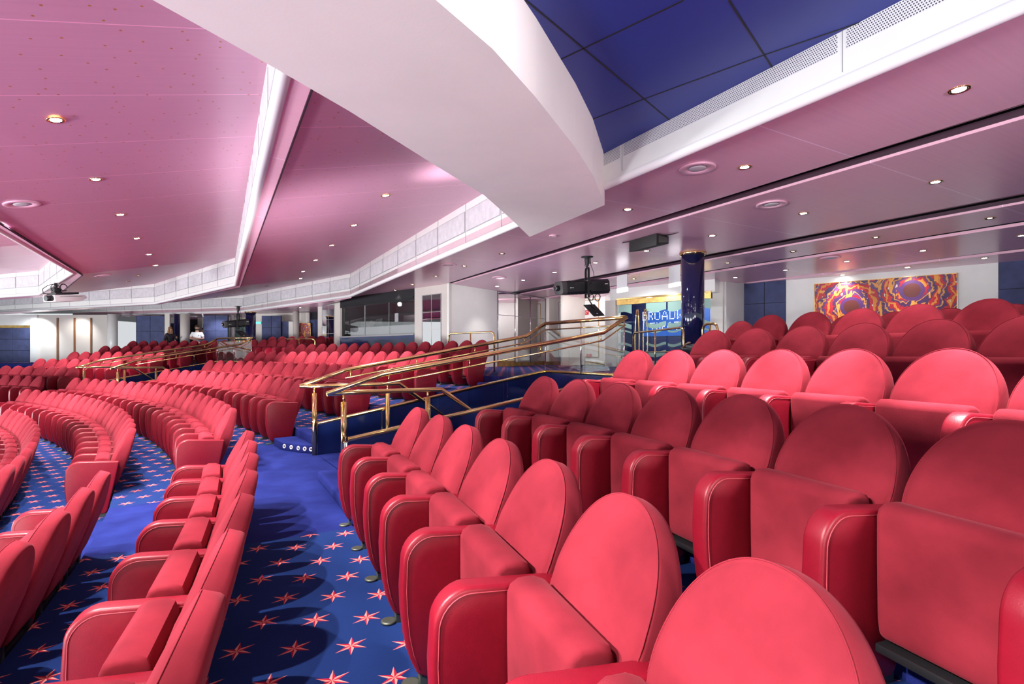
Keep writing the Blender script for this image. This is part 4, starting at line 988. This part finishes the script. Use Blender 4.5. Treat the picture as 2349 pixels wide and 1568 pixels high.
# ------------------------------------------------------------------ stairwells
def rail_paths(Wp,ztop,name,lab):
    """parapets, glass and brass rails round a stairwell; Wp = near start, far start, near end, far end angles"""
    r0,r1=PIT0,PIT1
    zs=ZT['A']-SH                                    # floor at the mouth
    P={'ns':pol(r0,Wp[0]),'fs':pol(r0,Wp[1]),'ne':pol(r1,Wp[2]),'fe':pol(r1,Wp[3])}
    cap0,cap1=zs+.40,-.36                            # cap height at the mouth and at the top
    zr0,zr1=zs+.945,ztop
    t=thing('stairwell_railing',up(P['ns'],zs),lab,'railing')
    def I(o): return inv(o,t)
    wall=MB(); capm=MB(); gl=MB()
    for s,e in (('ns','ne'),('fs','fe')):
        a,b=P[s],P[e]; d=(b-a).normalized(); n=Vector((-d.y,d.x,0)); cen=(P['ns']+P['fe'])/2
        if n.dot(cen-a)<0: n=-n                     # points into the pit
        wall=MB().prism([up(a,zs-2.0),up(b,zs-2.0),up(b,cap1),up(a,cap0)],-n*.06)
        w=I(wall.build('parapet_wall',M['navywall'],t))
        jm=MB()
        for k in range(1,6):
            p=a.lerp(b,k/6-.06)+n*.002; zc_=cap0+(cap1-cap0)*(k/6-.06); jm.prism([up(p,zs-1.5),up(p+d*.008,zs-1.5),up(p+d*.008,zc_),up(p,zc_)],n*.002)
        jm.build('panel_joint',M['chrome'],w)
        I(MB().prism([up(a-n*.075,cap0),up(a+n*.015,cap0),up(a+n*.015,cap0+.045),up(a-n*.075,cap0+.045)],up(b-a,cap1-cap0)).build('brass_cap',M['brass'],t,bevel=.008))
        I(MB().prism([up(a-n*.075,zs-.02),up(a+n*.015,zs-.02),up(a+n*.015,cap0),up(a-n*.075,cap0)],-d*.05).build('end_cap',M['chrome'],t,bevel=.006))
        # glass: top edge runs 0.10 below the rail
        sl=lambda k:(zr0+.14)+(zr1-.16-(zr0+.14))*k
        c=a-n*.03; e_=b-n*.03
        N=4
        for k in range(N):
            k0,k1=.04+.96*k/N,.04+.96*(k+1)/N-.005
            A,B=c.lerp(e_,k0),c.lerp(e_,k1)
            I(MB().prism([up(A,cap0+(cap1-cap0)*k0+.04),up(B,cap0+(cap1-cap0)*k1+.04),up(B,sl(k1)-.1),up(A,sl(k0)-.1)],n*.012).build('glass_pane',M['glass'],t))
        m0,m1=.12,.90
        A,B=c.lerp(e_,.10),c.lerp(e_,.90)
        pth=[up(c-d*.22,zr0),up(A,sl(.10)),up(B,sl(.90)),up(e_+d*.02,zr1)]
        I(MB().tube(pth,.030,14).build('handrail',M['brass'],t))
        I(MB().tube([up(A,sl(.10)-.11),up(B,sl(.90)-.11),up(e_,zr1-.11)],.011,8).build('clamp_rail',M['brass'],t))
        so=MB()
        for k in (.12,.38,.64,.89): q=c.lerp(e_,k); so.tube([up(q,sl(k)-.12),up(q,sl(k))],.007,6)
        I(so.build('standoff',M['brass'],t))
        # inner handrail: level over the mouth, then down the stairs
        ni=n*.13; L1=.27 if s=='ns' else .27
        q0,q1,q2=c-d*.22,c.lerp(e_,.295)+ni,c.lerp(e_,.60)+ni
        I(MB().tube([up(q0,zr0),up(c+d*.15+ni,zr0),up(q1,zr0),up(q2,zr0-.85)],.028,12).build('stair_handrail',M['brass'],t))
        for kk in (.03,.25):
            q=(c if kk<.1 else c.lerp(e_,kk)+ni)+ (n*.03 if kk<.1 else Vector((0,0,0)))
            if kk<.1: q=c-d*.04+n*.04
            po=I(MB().tube([up(q,zs-.01 if kk<.1 else zs-.4),up(q,zr0-.10)],.032,14).build('post',M['brass'],t))
            MB().tube([up(q,zr0-.11),up(q,zr0-.02)],.011,8).build('pin',M['brass'],po)
    a,b=P['ne'],P['fe']; d=(b-a).normalized()
    I(MB().prism([up(a,zs-2),up(b,zs-2),up(b,cap1),up(a,cap1)],Vector((d.y,-d.x,0))*.06).build('parapet_wall',M['navywall'],t))
    I(MB().prism([up(a,cap1),up(b,cap1),up(b,cap1+.045),up(a,cap1+.045)],Vector((d.y,-d.x,0))*.08).build('brass_cap',M['brass'],t,bevel=.006))
    for k in range(2):
        A,B=a.lerp(b,k/2+.01),a.lerp(b,(k+1)/2-.01)
        I(MB().prism([up(A,cap1+.04),up(B,cap1+.04),up(B,zr1-.1),up(A,zr1-.1)],Vector((d.y,-d.x,0))*.012).build('glass_pane',M['glass'],t))
    I(MB().tube([up(a,zr1),up(b,zr1)],.030,14).build('handrail',M['brass'],t)); I(MB().tube([up(a,zr1-.11),up(b,zr1-.11)],.011,8).build('clamp_rail',M['brass'],t))
    for q in (a,b,a.lerp(b,.5)): I(MB().tube([up(q,cap1),up(q,zr1)],.009,6).build('standoff',M['chrome'],t))
    return t
rail_paths(W1,.50,'near','brass and glass railing round the near stairwell, its corner below the hanging followspot')
rail_paths(W2,.50,'far','brass and glass railing round the far stairwell at the left')
# stairs going down between the parapets
for Wp in (W1,W2):
    for k in range(8):
        r=PIT0+.45+k*.32; zz=ZT['A']-SH-.17*(k+1)
        a0,a1=Wp[0]+.2,Wp[1]-.2
        if r<PIT1-.5: stepbox(r,r+.33,zz,zz-.17+.02,k_(a1),k_(a0)) if False else MB().prism([pol(r,a0,zz),pol(r+.33,a0,zz),pol(r+.33,a1,zz),pol(r,a1,zz)],(0,0,-.3)).build('step',M['plain'],floor)
    MB().prism([pol(PIT0,Wp[0],ZT['A']-SH),pol(PIT0+.45,Wp[0],ZT['A']-SH),pol(PIT0+.45,Wp[1],ZT['A']-SH),pol(PIT0,Wp[1],ZT['A']-SH)],(0,0,-.3)).build('landing',M['plain'],floor)
# free standing guard rails on the rear walkway
def guard(pts,label,mid=True,posts=(0,.5,1),low=None):
    A,B=Vector(pts[0]),Vector(pts[1]); t=thing('guard_rail',up(A,ZF),label,'railing','low brass guard rails on the rear walkway'); d=(B-A).normalized(); zt=A.z; r=.022
    top=[up(A,ZF)]
    top=[up(A,ZF),up(A,zt-.10),up(A,zt-.03)+d*.03,up(A,zt)+d*.10,up(B,zt)-d*.10,up(B,zt-.03)-d*.03,up(B,zt-.10),up(B,ZF)]
    inv(MB().tube(top,r,12).build('rail_hoop',M['brass'],t),t)
    m=MB()
    q=A.lerp(B,.5); inv(MB().tube([up(q,ZF),up(q,zt-.01)],r*.8,10).build('post',M['brass'],t),t)
    if mid: inv(MB().tube([up(A,(ZF+zt)/2),up(B,(ZF+zt)/2)],r*.6,8).build('mid_rail',M['brass'],t),t)
gz=.485
guard((pz(1029,764.5,gz),pz(1134,761,gz)),'low brass guard rail in front of the white wall beside the booth',False)
guard((pz(1453,763.5,gz),pz(1568,750.5,gz)),'low brass guard rail left of the navy column, before the glass doors')
guard((pz(1612,743.5,gz),pz(1646,741,gz)),'short brass guard rail at the right of the navy column',False)
guard((pz(649,777,gz),pz(722.5,777,gz)),'low brass guard rail among the back section seats left of the booth')
# columns
def column(p,r,zt,label):
    t=thing('column',Vector((p.x,p.y,ZF)),label,'column'); 
    MB().lathe([(r,0),(r,zt-ZF)],(0,0,0),48).build('shaft',M['navy'],t)
    MB().lathe([(r+.02,zt-ZF-.06),(r+.035,zt-ZF-.03),(r+.035,zt-ZF),(r,zt-ZF)],(0,0,0),48).build('collar',M['brass'],t)
pc1=pz(1589,580,ZS); column(pc1,.222,ZS,'glossy navy blue column with gold collar beside the right block')
pc2=pY(575,HY,20.6); column(pc2,.19,1.62,'far glossy navy blue column at the end of the far stairwell railing')
# ------------------------------------------------------------------ hanging equipment
def frame_of(a,b):
    x=(b-a).normalized(); y=Vector((0,0,1)).cross(x).normalized(); z=x.cross(y); return Matrix((x,y,z)).transposed()
def octa(w,h,c=.3):
    w/=2;h/=2; return [(-w,-h+c*h),(-w+c*w,-h),(w-c*w,-h),(w,-h+c*h),(w,h-c*h),(w-c*w,h),(-w+c*w,h),(-w,h-c*h)]
def followspot(a,b,topp,label,full=True,sc=1.0,board=None):
    L=(b-a).length; Mx=frame_of(a,b); T=lambda x,y,z: a+Mx@Vector((x,y,z))
    t=thing('followspot',a.lerp(b,.5),label,'stage light','hanging followspots')
    def I(o): return inv(o,t)
    def sec(mb,x0,x1,w,h,c=.3,w1=None,h1=None):
        p=[T(x0,u,v) for u,v in octa(w,h,c)]; q=[T(x1,u,v) for u,v in octa(w1 or w,h1 or h,c)]
        mb.add(p+q,[tuple(range(8))[::-1],tuple(range(8,16))]+[(i,(i+1)%8,8+(i+1)%8,8+i) for i in range(8)])
    W_,H_=.27*sc,.30*sc
    m=MB(); sec(m,.10*L,.62*L,W_,H_*.92); sec(m,.60*L,.995*L,W_*.96,H_*1.02,.35); I(m.build('lamp_body',M['black'],t,bevel=.006))
    m=MB(); sec(m,.0,.10*L,W_*.98,H_*.90,.3,W_,H_*.92); I(m.build('front_housing',M['darkgrey'],t,bevel=.006))
    Rx=frame_of(a,b); 
    def cyl(r,x0,x1,dy=0,dz=0): return MB().tube([T(x0,dy,dz),T(x1,dy,dz)],r,24)
    I(cyl(.055*sc,-.07*L,.0).build('lens_tube',M['black'],t)); lb=MB().tube([T(-.072*L,.05*sc*math.cos(k*.3927),.05*sc*math.sin(k*.3927)) for k in range(16)],.006,6,closed=True).build('lens_ring',M['chrome'],t); I(lb)
    # cooling ribs, side disc, yoke
    m=MB()
    for k in range(5): sec(m,(.16+.08*k)*L,(.165+.08*k)*L,W_*1.02,H_*.94)
    I(m.build('rib',M['blackm'],t))
    cx=.60*L
    for s in (-1,1):
        c=T(cx,s*W_*.52,-.02); n=Mx@Vector((0,s,0)); I(MB().tube([c-n*.01,c+n*.035],.085*sc,28).build('pivot_disc',M['blackm'],t))
    yk=MB()
    def bar(p,q,wd=.05,th=.014):
        d=(q-p).normalized(); s_=Mx@Vector((1,0,0)); s_=(s_-d*s_.dot(d)).normalized(); n=d.cross(s_)
        yk.add([p+s_*wd/2+n*th/2,p-s_*wd/2+n*th/2,p-s_*wd/2-n*th/2,p+s_*wd/2-n*th/2,q+s_*wd/2+n*th/2,q-s_*wd/2+n*th/2,q-s_*wd/2-n*th/2,q+s_*wd/2-n*th/2],[(0,1,2,3),(7,6,5,4),(0,4,5,1),(1,5,6,2),(2,6,7,3),(3,7,4,0)])
    yw=W_*.66; yt=.40*sc
    # the yoke is turned so that both of its arms show from the front of the house
    A1=T(cx-.13*sc,-yw,0); A2=T(cx+.10*sc,yw,0); U=Vector((0,0,1))
    for A,s in ((A1,1),(A2,-1)):
        ctr=(A1+A2)/2; inn=(ctr-A).normalized()
        bar(A-U*.22*sc,A+U*(yt-.07)); bar(A+U*(yt-.07),A+U*(yt-.015)+inn*.03); bar(A+U*(yt-.015)+inn*.03,A+U*yt+inn*.09); bar(A+U*yt+inn*.09,ctr+U*(yt+.01))
    bar(A1-U*.22*sc,A2-U*.22*sc,.03)
    I(yk.build('yoke',M['blackm'],t))
    ct=(A1+A2)/2+U*yt; tp=Vector((ct.x,ct.y,topp))
    h=tp.z-ct.z
    I(MB().lathe([(.12,h-.012),(.12,h),(.11,h)] and [(.012,0),(.02,.03),(.035,h*.25),(.055,h*.6),(.055,h-.02),(.13,h-.012),(.13,h-.002)],ct,20).build('ceiling_clamp',M['blackm'],t))
    I(MB().tube([ct+Vector((.03,0,h*.45)),ct+Vector((.08,0,h*.45))],.012,8).build('clamp_knob',M['black'],t))
    # cables
    cb=MB(); p0=tp+Vector((.07,0,-.02))
    cb.tube([p0,p0.lerp(T(.75*L,0,.16),.3)+Vector((-.02,0,0)),p0.lerp(T(.75*L,0,.16),.65)+Vector((.02,0,-.02)),T(.75*L,0,.16)],.006,6)
    cb.tube([ct+Vector((-.03,0,h*.5)),ct+Vector((-.05,0,h*.2)),ct+Vector((.02,0,-.02))],.004,6)
    for q,r in ((T(.80*L,0,-H_*.5-.075),.075),(T(.62*L,-.05,-H_*.5-.06),.07),(T(.66*L,-.02,-H_*.5-.07),.06)):
        cb.tube([q+Vector((r*.75*math.cos(k*.5),.004*k,r*math.sin(k*.5))) for k in range(14)],.010 if r>.07 else .006,6)
    I(cb.build('cable',M['black'],t))
    # maker's marks: short white strokes
    mk_=MB(); sf=-W_*.5-.004
    for k,wd in enumerate((.022,.016,.014,.012,.012)): 
        c=T(.155*L+.001+k*.020,sf,-.01); mk_.box(c,(wd*.8,.003,.018 if k==0 else .014),M=Mx)
    for k in range(4):
        c=T(.885*L+k*.022,sf-.002,.045); mk_.box(c,(.016,.003,.022),M=Mx)
    I(mk_.build('white_lettering',M['whitem'],t))
    if board:
        c=board; e1=(Mx@Vector((1,0,0))); e2=Vector((.30,.10,-.30)).normalized()
        w2,h2=.30*sc,.34*sc; cc=c
        P=[cc-e1*w2/2-e2*h2/2,cc+e1*w2/2-e2*h2/2,cc+e1*w2/2+e2*h2/2,cc-e1*w2/2+e2*h2/2]
        nn=e1.cross(e2).normalized()*.03
        bo=I(MB().prism(P,nn).build('control_tablet',M['black'],t,bevel=.008))
        I(MB().box(cc-nn*.2,(.10,.012,.08),M=Matrix((e1,nn.normalized(),e2)).transposed()).build('bracket_plate',M['blackm'],t))
        I(MB().tube([A1-U*.22*sc+(A2-A1)*.3,cc-nn*.4],.014,8).build('bracket_arm',M['blackm'],t))
        mk2=MB()
        for k in range(2): mk2.box(cc-nn*.25+e1*(k*.02-.03)+e2*.10,(.012,.004,.02),M=Matrix((e1,nn.normalized(),e2)).transposed())
        I(mk2.build('white_screws',M['whitem'],t))
    return t
followspot(pY(1281,661,10.35),pY(1390,656.5,11.05),ZS,'long black followspot hanging from the ceiling above the near stairwell corner',board=pY(1364,711,10.75))
followspot(pY(513,744,19.6),pY(569,739.5,20.3),1.79,'far black followspot hanging above the far stairwell railing',sc=.95,board=pY(556,765,19.9))
# projector under the inner cove
a=pY(112,684,13.2); b=pY(186,682,13.9); Mx=frame_of(a,b); L=(b-a).length
t=thing('projector',a.lerp(b,.5),'silver and white video projector on a black ceiling bracket at the left','projector')
T=lambda x,y,z: a+Mx@Vector((x,y,z))
m=MB(); prof=[(0,-.085),(.04,-.10),(L*.78,-.10),(L*.99,-.03),(L,.015),(L*.93,.06),(.0,.085)]
m.prism([T(x,-.24,z) for x,z in prof],Mx@Vector((0,.48,0))); inv(m.build('projector_body',M['white'],t,bevel=.015),t)
inv(MB().tube([T(-.14,-.12,-.0),T(.01,-.12,-.0)],.075,20).build('lens',M['black'],t),t)
inv(MB().box(T(L*.5,-.246,.03),(L*.7,.004,.010),M=Mx).build('side_slot',M['darkgrey'],t),t)
m=MB(); m.box(T(L*.45,0,.115),(L*.72,.36,.05),M=Mx); m.box(T(L*.25,0,.20),(.16,.16,.14),M=Mx); inv(m.build('bracket',M['blackm'],t,bevel=.008),t)
q=T(L*.25,0,.25); inv(MB().tube([q,up(q,1.80)],.035,12).build('drop_pole',M['blackm'],t),t)
cb=MB(); cb.tube([T(-.02,-.1,.09),T(-.16,-.1,.13),T(-.16,-.1,.24),T(-.03,-.1,.33),T(.10,-.1,.36),T(.22,-.05,.30)],.008,8); 
cb.tube([T(.10+.10*math.cos(k*.55),-.14,.26+.10*math.sin(k*.55)) for k in range(12)],.008,8); cb.tube([T(L*.42+.08*math.cos(k*.55),-.1,.27+.09*math.sin(k*.55)) for k in range(11)],.012,8)
inv(cb.build('cable',M['black'],t),t)
# wedge loudspeaker on the slab
A=pz(1443,552,ZS-.01); B=pz(1506,534.5,ZS-.01); C=pz(1534,541.5,ZS-.01); dv=(C-B); dv.z=0; h=.205
t=thing('ceiling_loudspeaker',A.lerp(B,.5),'black wedge loudspeaker fixed under the ceiling above the followspot row','speaker')
pts=[A,B,B+Vector((0,0,-h*.98)),A+Vector((0,0,-h))]
q=[p+dv*1.0 for p in pts]; q[2]+=Vector((0,0,.07)); q[3]+=Vector((0,0,.07))
inv(MB().add(pts+q,[(0,1,2,3),(7,6,5,4),(0,4,5,1),(1,5,6,2),(2,6,7,3),(3,7,4,0)]).build('cabinet',M['blackm'],t,bevel=.008),t)
u_=(B-A).normalized()
inv(MB().prism([A-u_*.16,B+u_*.05+dv*.9,B+u_*.25+dv*.9,A-u_*.16+Vector((0,.08,0))],(0,0,.008)).build('mounting_plate',M['blackm'],t),t)
inv(MB().prism([pts[1]+dv*.15+Vector((0,0,-.03))+u_*.004,pts[1]+dv*.9+Vector((0,0,-.03))+u_*.004,pts[1]+dv*.9+Vector((0,0,-.11))+u_*.004,pts[1]+dv*.15+Vector((0,0,-.15))+u_*.004],u_*.004).build('side_grille',M['darkgrey'],t),t)
# bag resting on a folded seat
c=pY(1602,808.5,6.55); bag=thing('shoulder_bag',c,'black crumpled bag with brown straps lying on a folded seat beside the navy column','bag',rz=math.radians(-12))
vs=[];fs=[];NU,NV=28,14
for j in range(NV+1):
    th=math.pi*j/NV
    for i in range(NU):
        ph=2*math.pi*i/NU; x=math.sin(th)*math.cos(ph); y=math.sin(th)*math.sin(ph); z=math.cos(th)
        k=1+.10*math.sin(5*ph+2*th)+.06*math.sin(9*ph)*math.sin(3*th)
        X=.21*x*k; vs.append((X,.10*y*k,max(0,.055+.062*z*k*(1-.9*X if X>0 else 1-.5*X)+.012*math.sin(14*X))))
for j in range(NV):
    for i in range(NU): i2=(i+1)%NU; fs.append((j*NU+i,j*NU+i2,(j+1)*NU+i2,(j+1)*NU+i))
MB().add(vs,fs,True).build('bag_body',M['bag'],bag)
MB().tube([(-.19,-.05,.06),(-.16,-.07,.11),(-.11,-.07,.125),(-.12,-.02,.13),(-.17,.0,.08)],.012,8).build('handle',M['strap'],bag)
MB().tube([(.02,-.06,.10),(.10,-.07,.118),(.18,-.05,.085),(.23,-.02,.03),(.25,-.02,.005)],.013,8).build('handle',M['strap'],bag)
# ------------------------------------------------------------------ people standing on the rear walkway
def skinned(name,V,E,R,m,par,sub=1,root=0):
    me=bpy.data.meshes.new(name); me.from_pydata(V,E,[]); me.materials.append(m)
    bm=bmesh.new(); bm.from_mesh(me); L=bm.verts.layers.skin.verify(); bm.verts.ensure_lookup_table()
    for i,v in enumerate(bm.verts):
        r=R[i]; v[L].radius=(r if isinstance(r,tuple) else (r,r)); v[L].use_root=(i==root)
    bm.to_mesh(me); bm.free()
    o=bpy.data.objects.new(name,me); COL.objects.link(o); o.parent=par
    s=o.modifiers.new('skin','SKIN'); s.use_smooth_shade=True
    if sub: q=o.modifiers.new('sub','SUBSURF'); q.levels=sub; q.render_levels=sub
    return o
def person(loc,h,rz,arms,top,legs,hair,label,long_hair=False,beard=False):
    """local frame: faces -y; arms = list of two (elbow, wrist) pairs"""
    k=h/1.75; t=thing('person',loc,label,'person',rz=rz)
    V=[(0,0,.95)];E=[];R=[(.15,.11)]
    def add(p,par,r): V.append(p);R.append(r);E.append((par,len(V)-1));return len(V)-1
    w_=add((0,0,1.12),0,(.13,.09)); ch=add((0,.0,1.32),w_,(.16,.10)); nk=add((0,.01,1.46),ch,(.07,.065)); hb=add((0,-.005,1.55),nk,.052); hd=add((0,-.01,1.62),hb,(.072,.085)); ht=add((0,0,1.70),hd,(.066,.078))
    for s,(el,wr) in zip((-1,1),arms):
        sh=add((s*.17,0,1.40),ch,.062); e=add(el,sh,.046); w=add(wr,e,.030)
        el_=Vector(el); d=(Vector(wr)-el_).normalized(); pm=add(tuple(Vector(wr)+d*.06),w,(.036,.02))
        sd=d.cross(Vector((0,0,1))); sd=sd.normalized() if sd.length>.1 else Vector((1,0,0)); up_=sd.cross(d)
        for f in range(4):
            q=Vector(wr)+d*.09+up_*(.026-.017*f); a=add(tuple(q),pm,.010); b=add(tuple(q+d*(.035,.042,.038,.028)[f]+sd*.006),a,.009); add(tuple(q+d*(.06,.07,.064,.048)[f]+sd*.020),b,.007)
        q=Vector(wr)+d*.04+up_*.035; a=add(tuple(q),pm,.011); add(tuple(q+d*.03+up_*.02),a,.009)
    for s in (-1,1):
        hp=add((s*.09,0,.88),0,.095); kn=add((s*.10,-.01,.48),hp,.058); an=add((s*.10,.02,.09),kn,.040); add((s*.11,-.12,.03),an,.036)
    body=skinned('body',[tuple(c*k for c in v) for v in V],E,[tuple(q*k for q in r) if isinstance(r,tuple) else r*k for r in R],M['skin'],t)
    # clothes follow the same skeleton
    tv=[(0,0,.93),(0,0,1.12),(0,0,1.32),(0,.01,1.43)]; tr=[(.175,.13),(.155,.112),(.18,.122),(.085,.08)]; te=[(0,1),(1,2),(2,3)]
    for s,(el,wr) in zip((-1,1),arms):
        tv.append((s*.175,0,1.40)); tr.append(.078); te.append((2,len(tv)-1)); m_=Vector((s*.175,0,1.40)).lerp(Vector(el),.75 if not long_hair else 1.0); tv.append(tuple(m_)); tr.append(.068); te.append((len(tv)-2,len(tv)-1))
        if long_hair: tv.append(tuple(Vector(el).lerp(Vector(wr),.95))); tr.append(.042); te.append((len(tv)-2,len(tv)-1))
    skinned('shirt',[tuple(c*k for c in v) for v in tv],te,[tuple(q*k for q in r) if isinstance(r,tuple) else r*k for r in tr],top,t)
    lv=[(0,0,.93),(-.09,0,.86),(-.10,-.01,.48),(-.10,.02,.10),(.09,0,.86),(.10,-.01,.48),(.10,.02,.10)]; skinned('trousers',[tuple(c*k for c in v) for v in lv],[(0,1),(1,2),(2,3),(0,4),(4,5),(5,6)],[(.165*k,.125*k)]+[r*k for r in (.11,.078,.062,.11,.078,.062)],legs,t)
    hv=MB()
    def ell(c,r,lo=-1,seg=16,mb=hv):
        vs=[];fs=[]
        for j in range(9):
            th=math.pi*j/8
            for i in range(seg):
                a=2*math.pi*i/seg; vs.append(((c[0]+r[0]*math.sin(th)*math.cos(a))*k,(c[1]+r[1]*math.sin(th)*math.sin(a))*k,(c[2]+r[2]*max(lo,math.cos(th)))*k))
        for j in range(8):
            for i in range(seg): fs.append((j*seg+i,j*seg+(i+1)%seg,(j+1)*seg+(i+1)%seg,(j+1)*seg+i))
        mb.add(vs,fs,True)
    ell((0,.022,1.70),(.088,.098,.082),-.3)
    if long_hair: ell((0,.055,1.48),(.105,.075,.25)); ell((-.07,.0,1.52),(.035,.06,.20)); ell((.07,.0,1.52),(.035,.06,.20))
    hv.build('hair',hair,t)
    fc=MB(); 
    for s in (-1,1): ell((s*.030,-.088,1.655),(.012,.008,.008),mb=fc)
    ell((0,-.088,1.585),(.022,.008,.006),mb=fc)
    fc.build('eyes_and_mouth',M['hair'],t)
    ns_=MB(); ell((0,-.105,1.625),(.013,.020,.024),mb=ns_)
    for s in (-1,1): ell((s*.080,.005,1.64),(.012,.022,.032),mb=ns_)
    ns_.build('nose_and_ears',M['skin'],t)
    if beard: b_=MB(); ell((0,-.045,1.565),(.062,.058,.040),mb=b_); b_.build('beard',M['hair'],t)
    return t
pf=ZF-.06
p_=bk(452,23.6); man=person((p_.x,p_.y,pf),1.76,math.radians(25),(((-.27,-.04,1.14),(.02,-.24,1.12)),((.27,-.04,1.14),(-.02,-.22,1.17))),M['shirt'],M['darktop'],M['hair'],'person in a white polo shirt with arms crossed, standing behind the far seats',beard=True)
MB().box((.075,-.128,1.30),(.035,.006,.028)).build('chest_badge',M['darktop'],man,bevel=.002)
p_=bk(391,23.5); person((p_.x,p_.y,pf),1.68,math.radians(60),(((-.24,.02,1.12),(-.20,-.14,.92)),((.22,-.10,1.14),(.12,-.32,1.24))),M['darktop'],M['darktop'],M['blond'],'person with long auburn hair in a dark top, standing behind the far seats',long_hair=True)
p_=bk(466,25.0); person((p_.x,p_.y,pf),1.70,math.radians(10),(((-.25,.02,1.12),(-.22,-.05,.88)),((.25,.02,1.12),(.22,-.05,.88))),M['shirt'],M['darktop'],M['hair'],'person in white half hidden behind the lamp-lit blue panel')
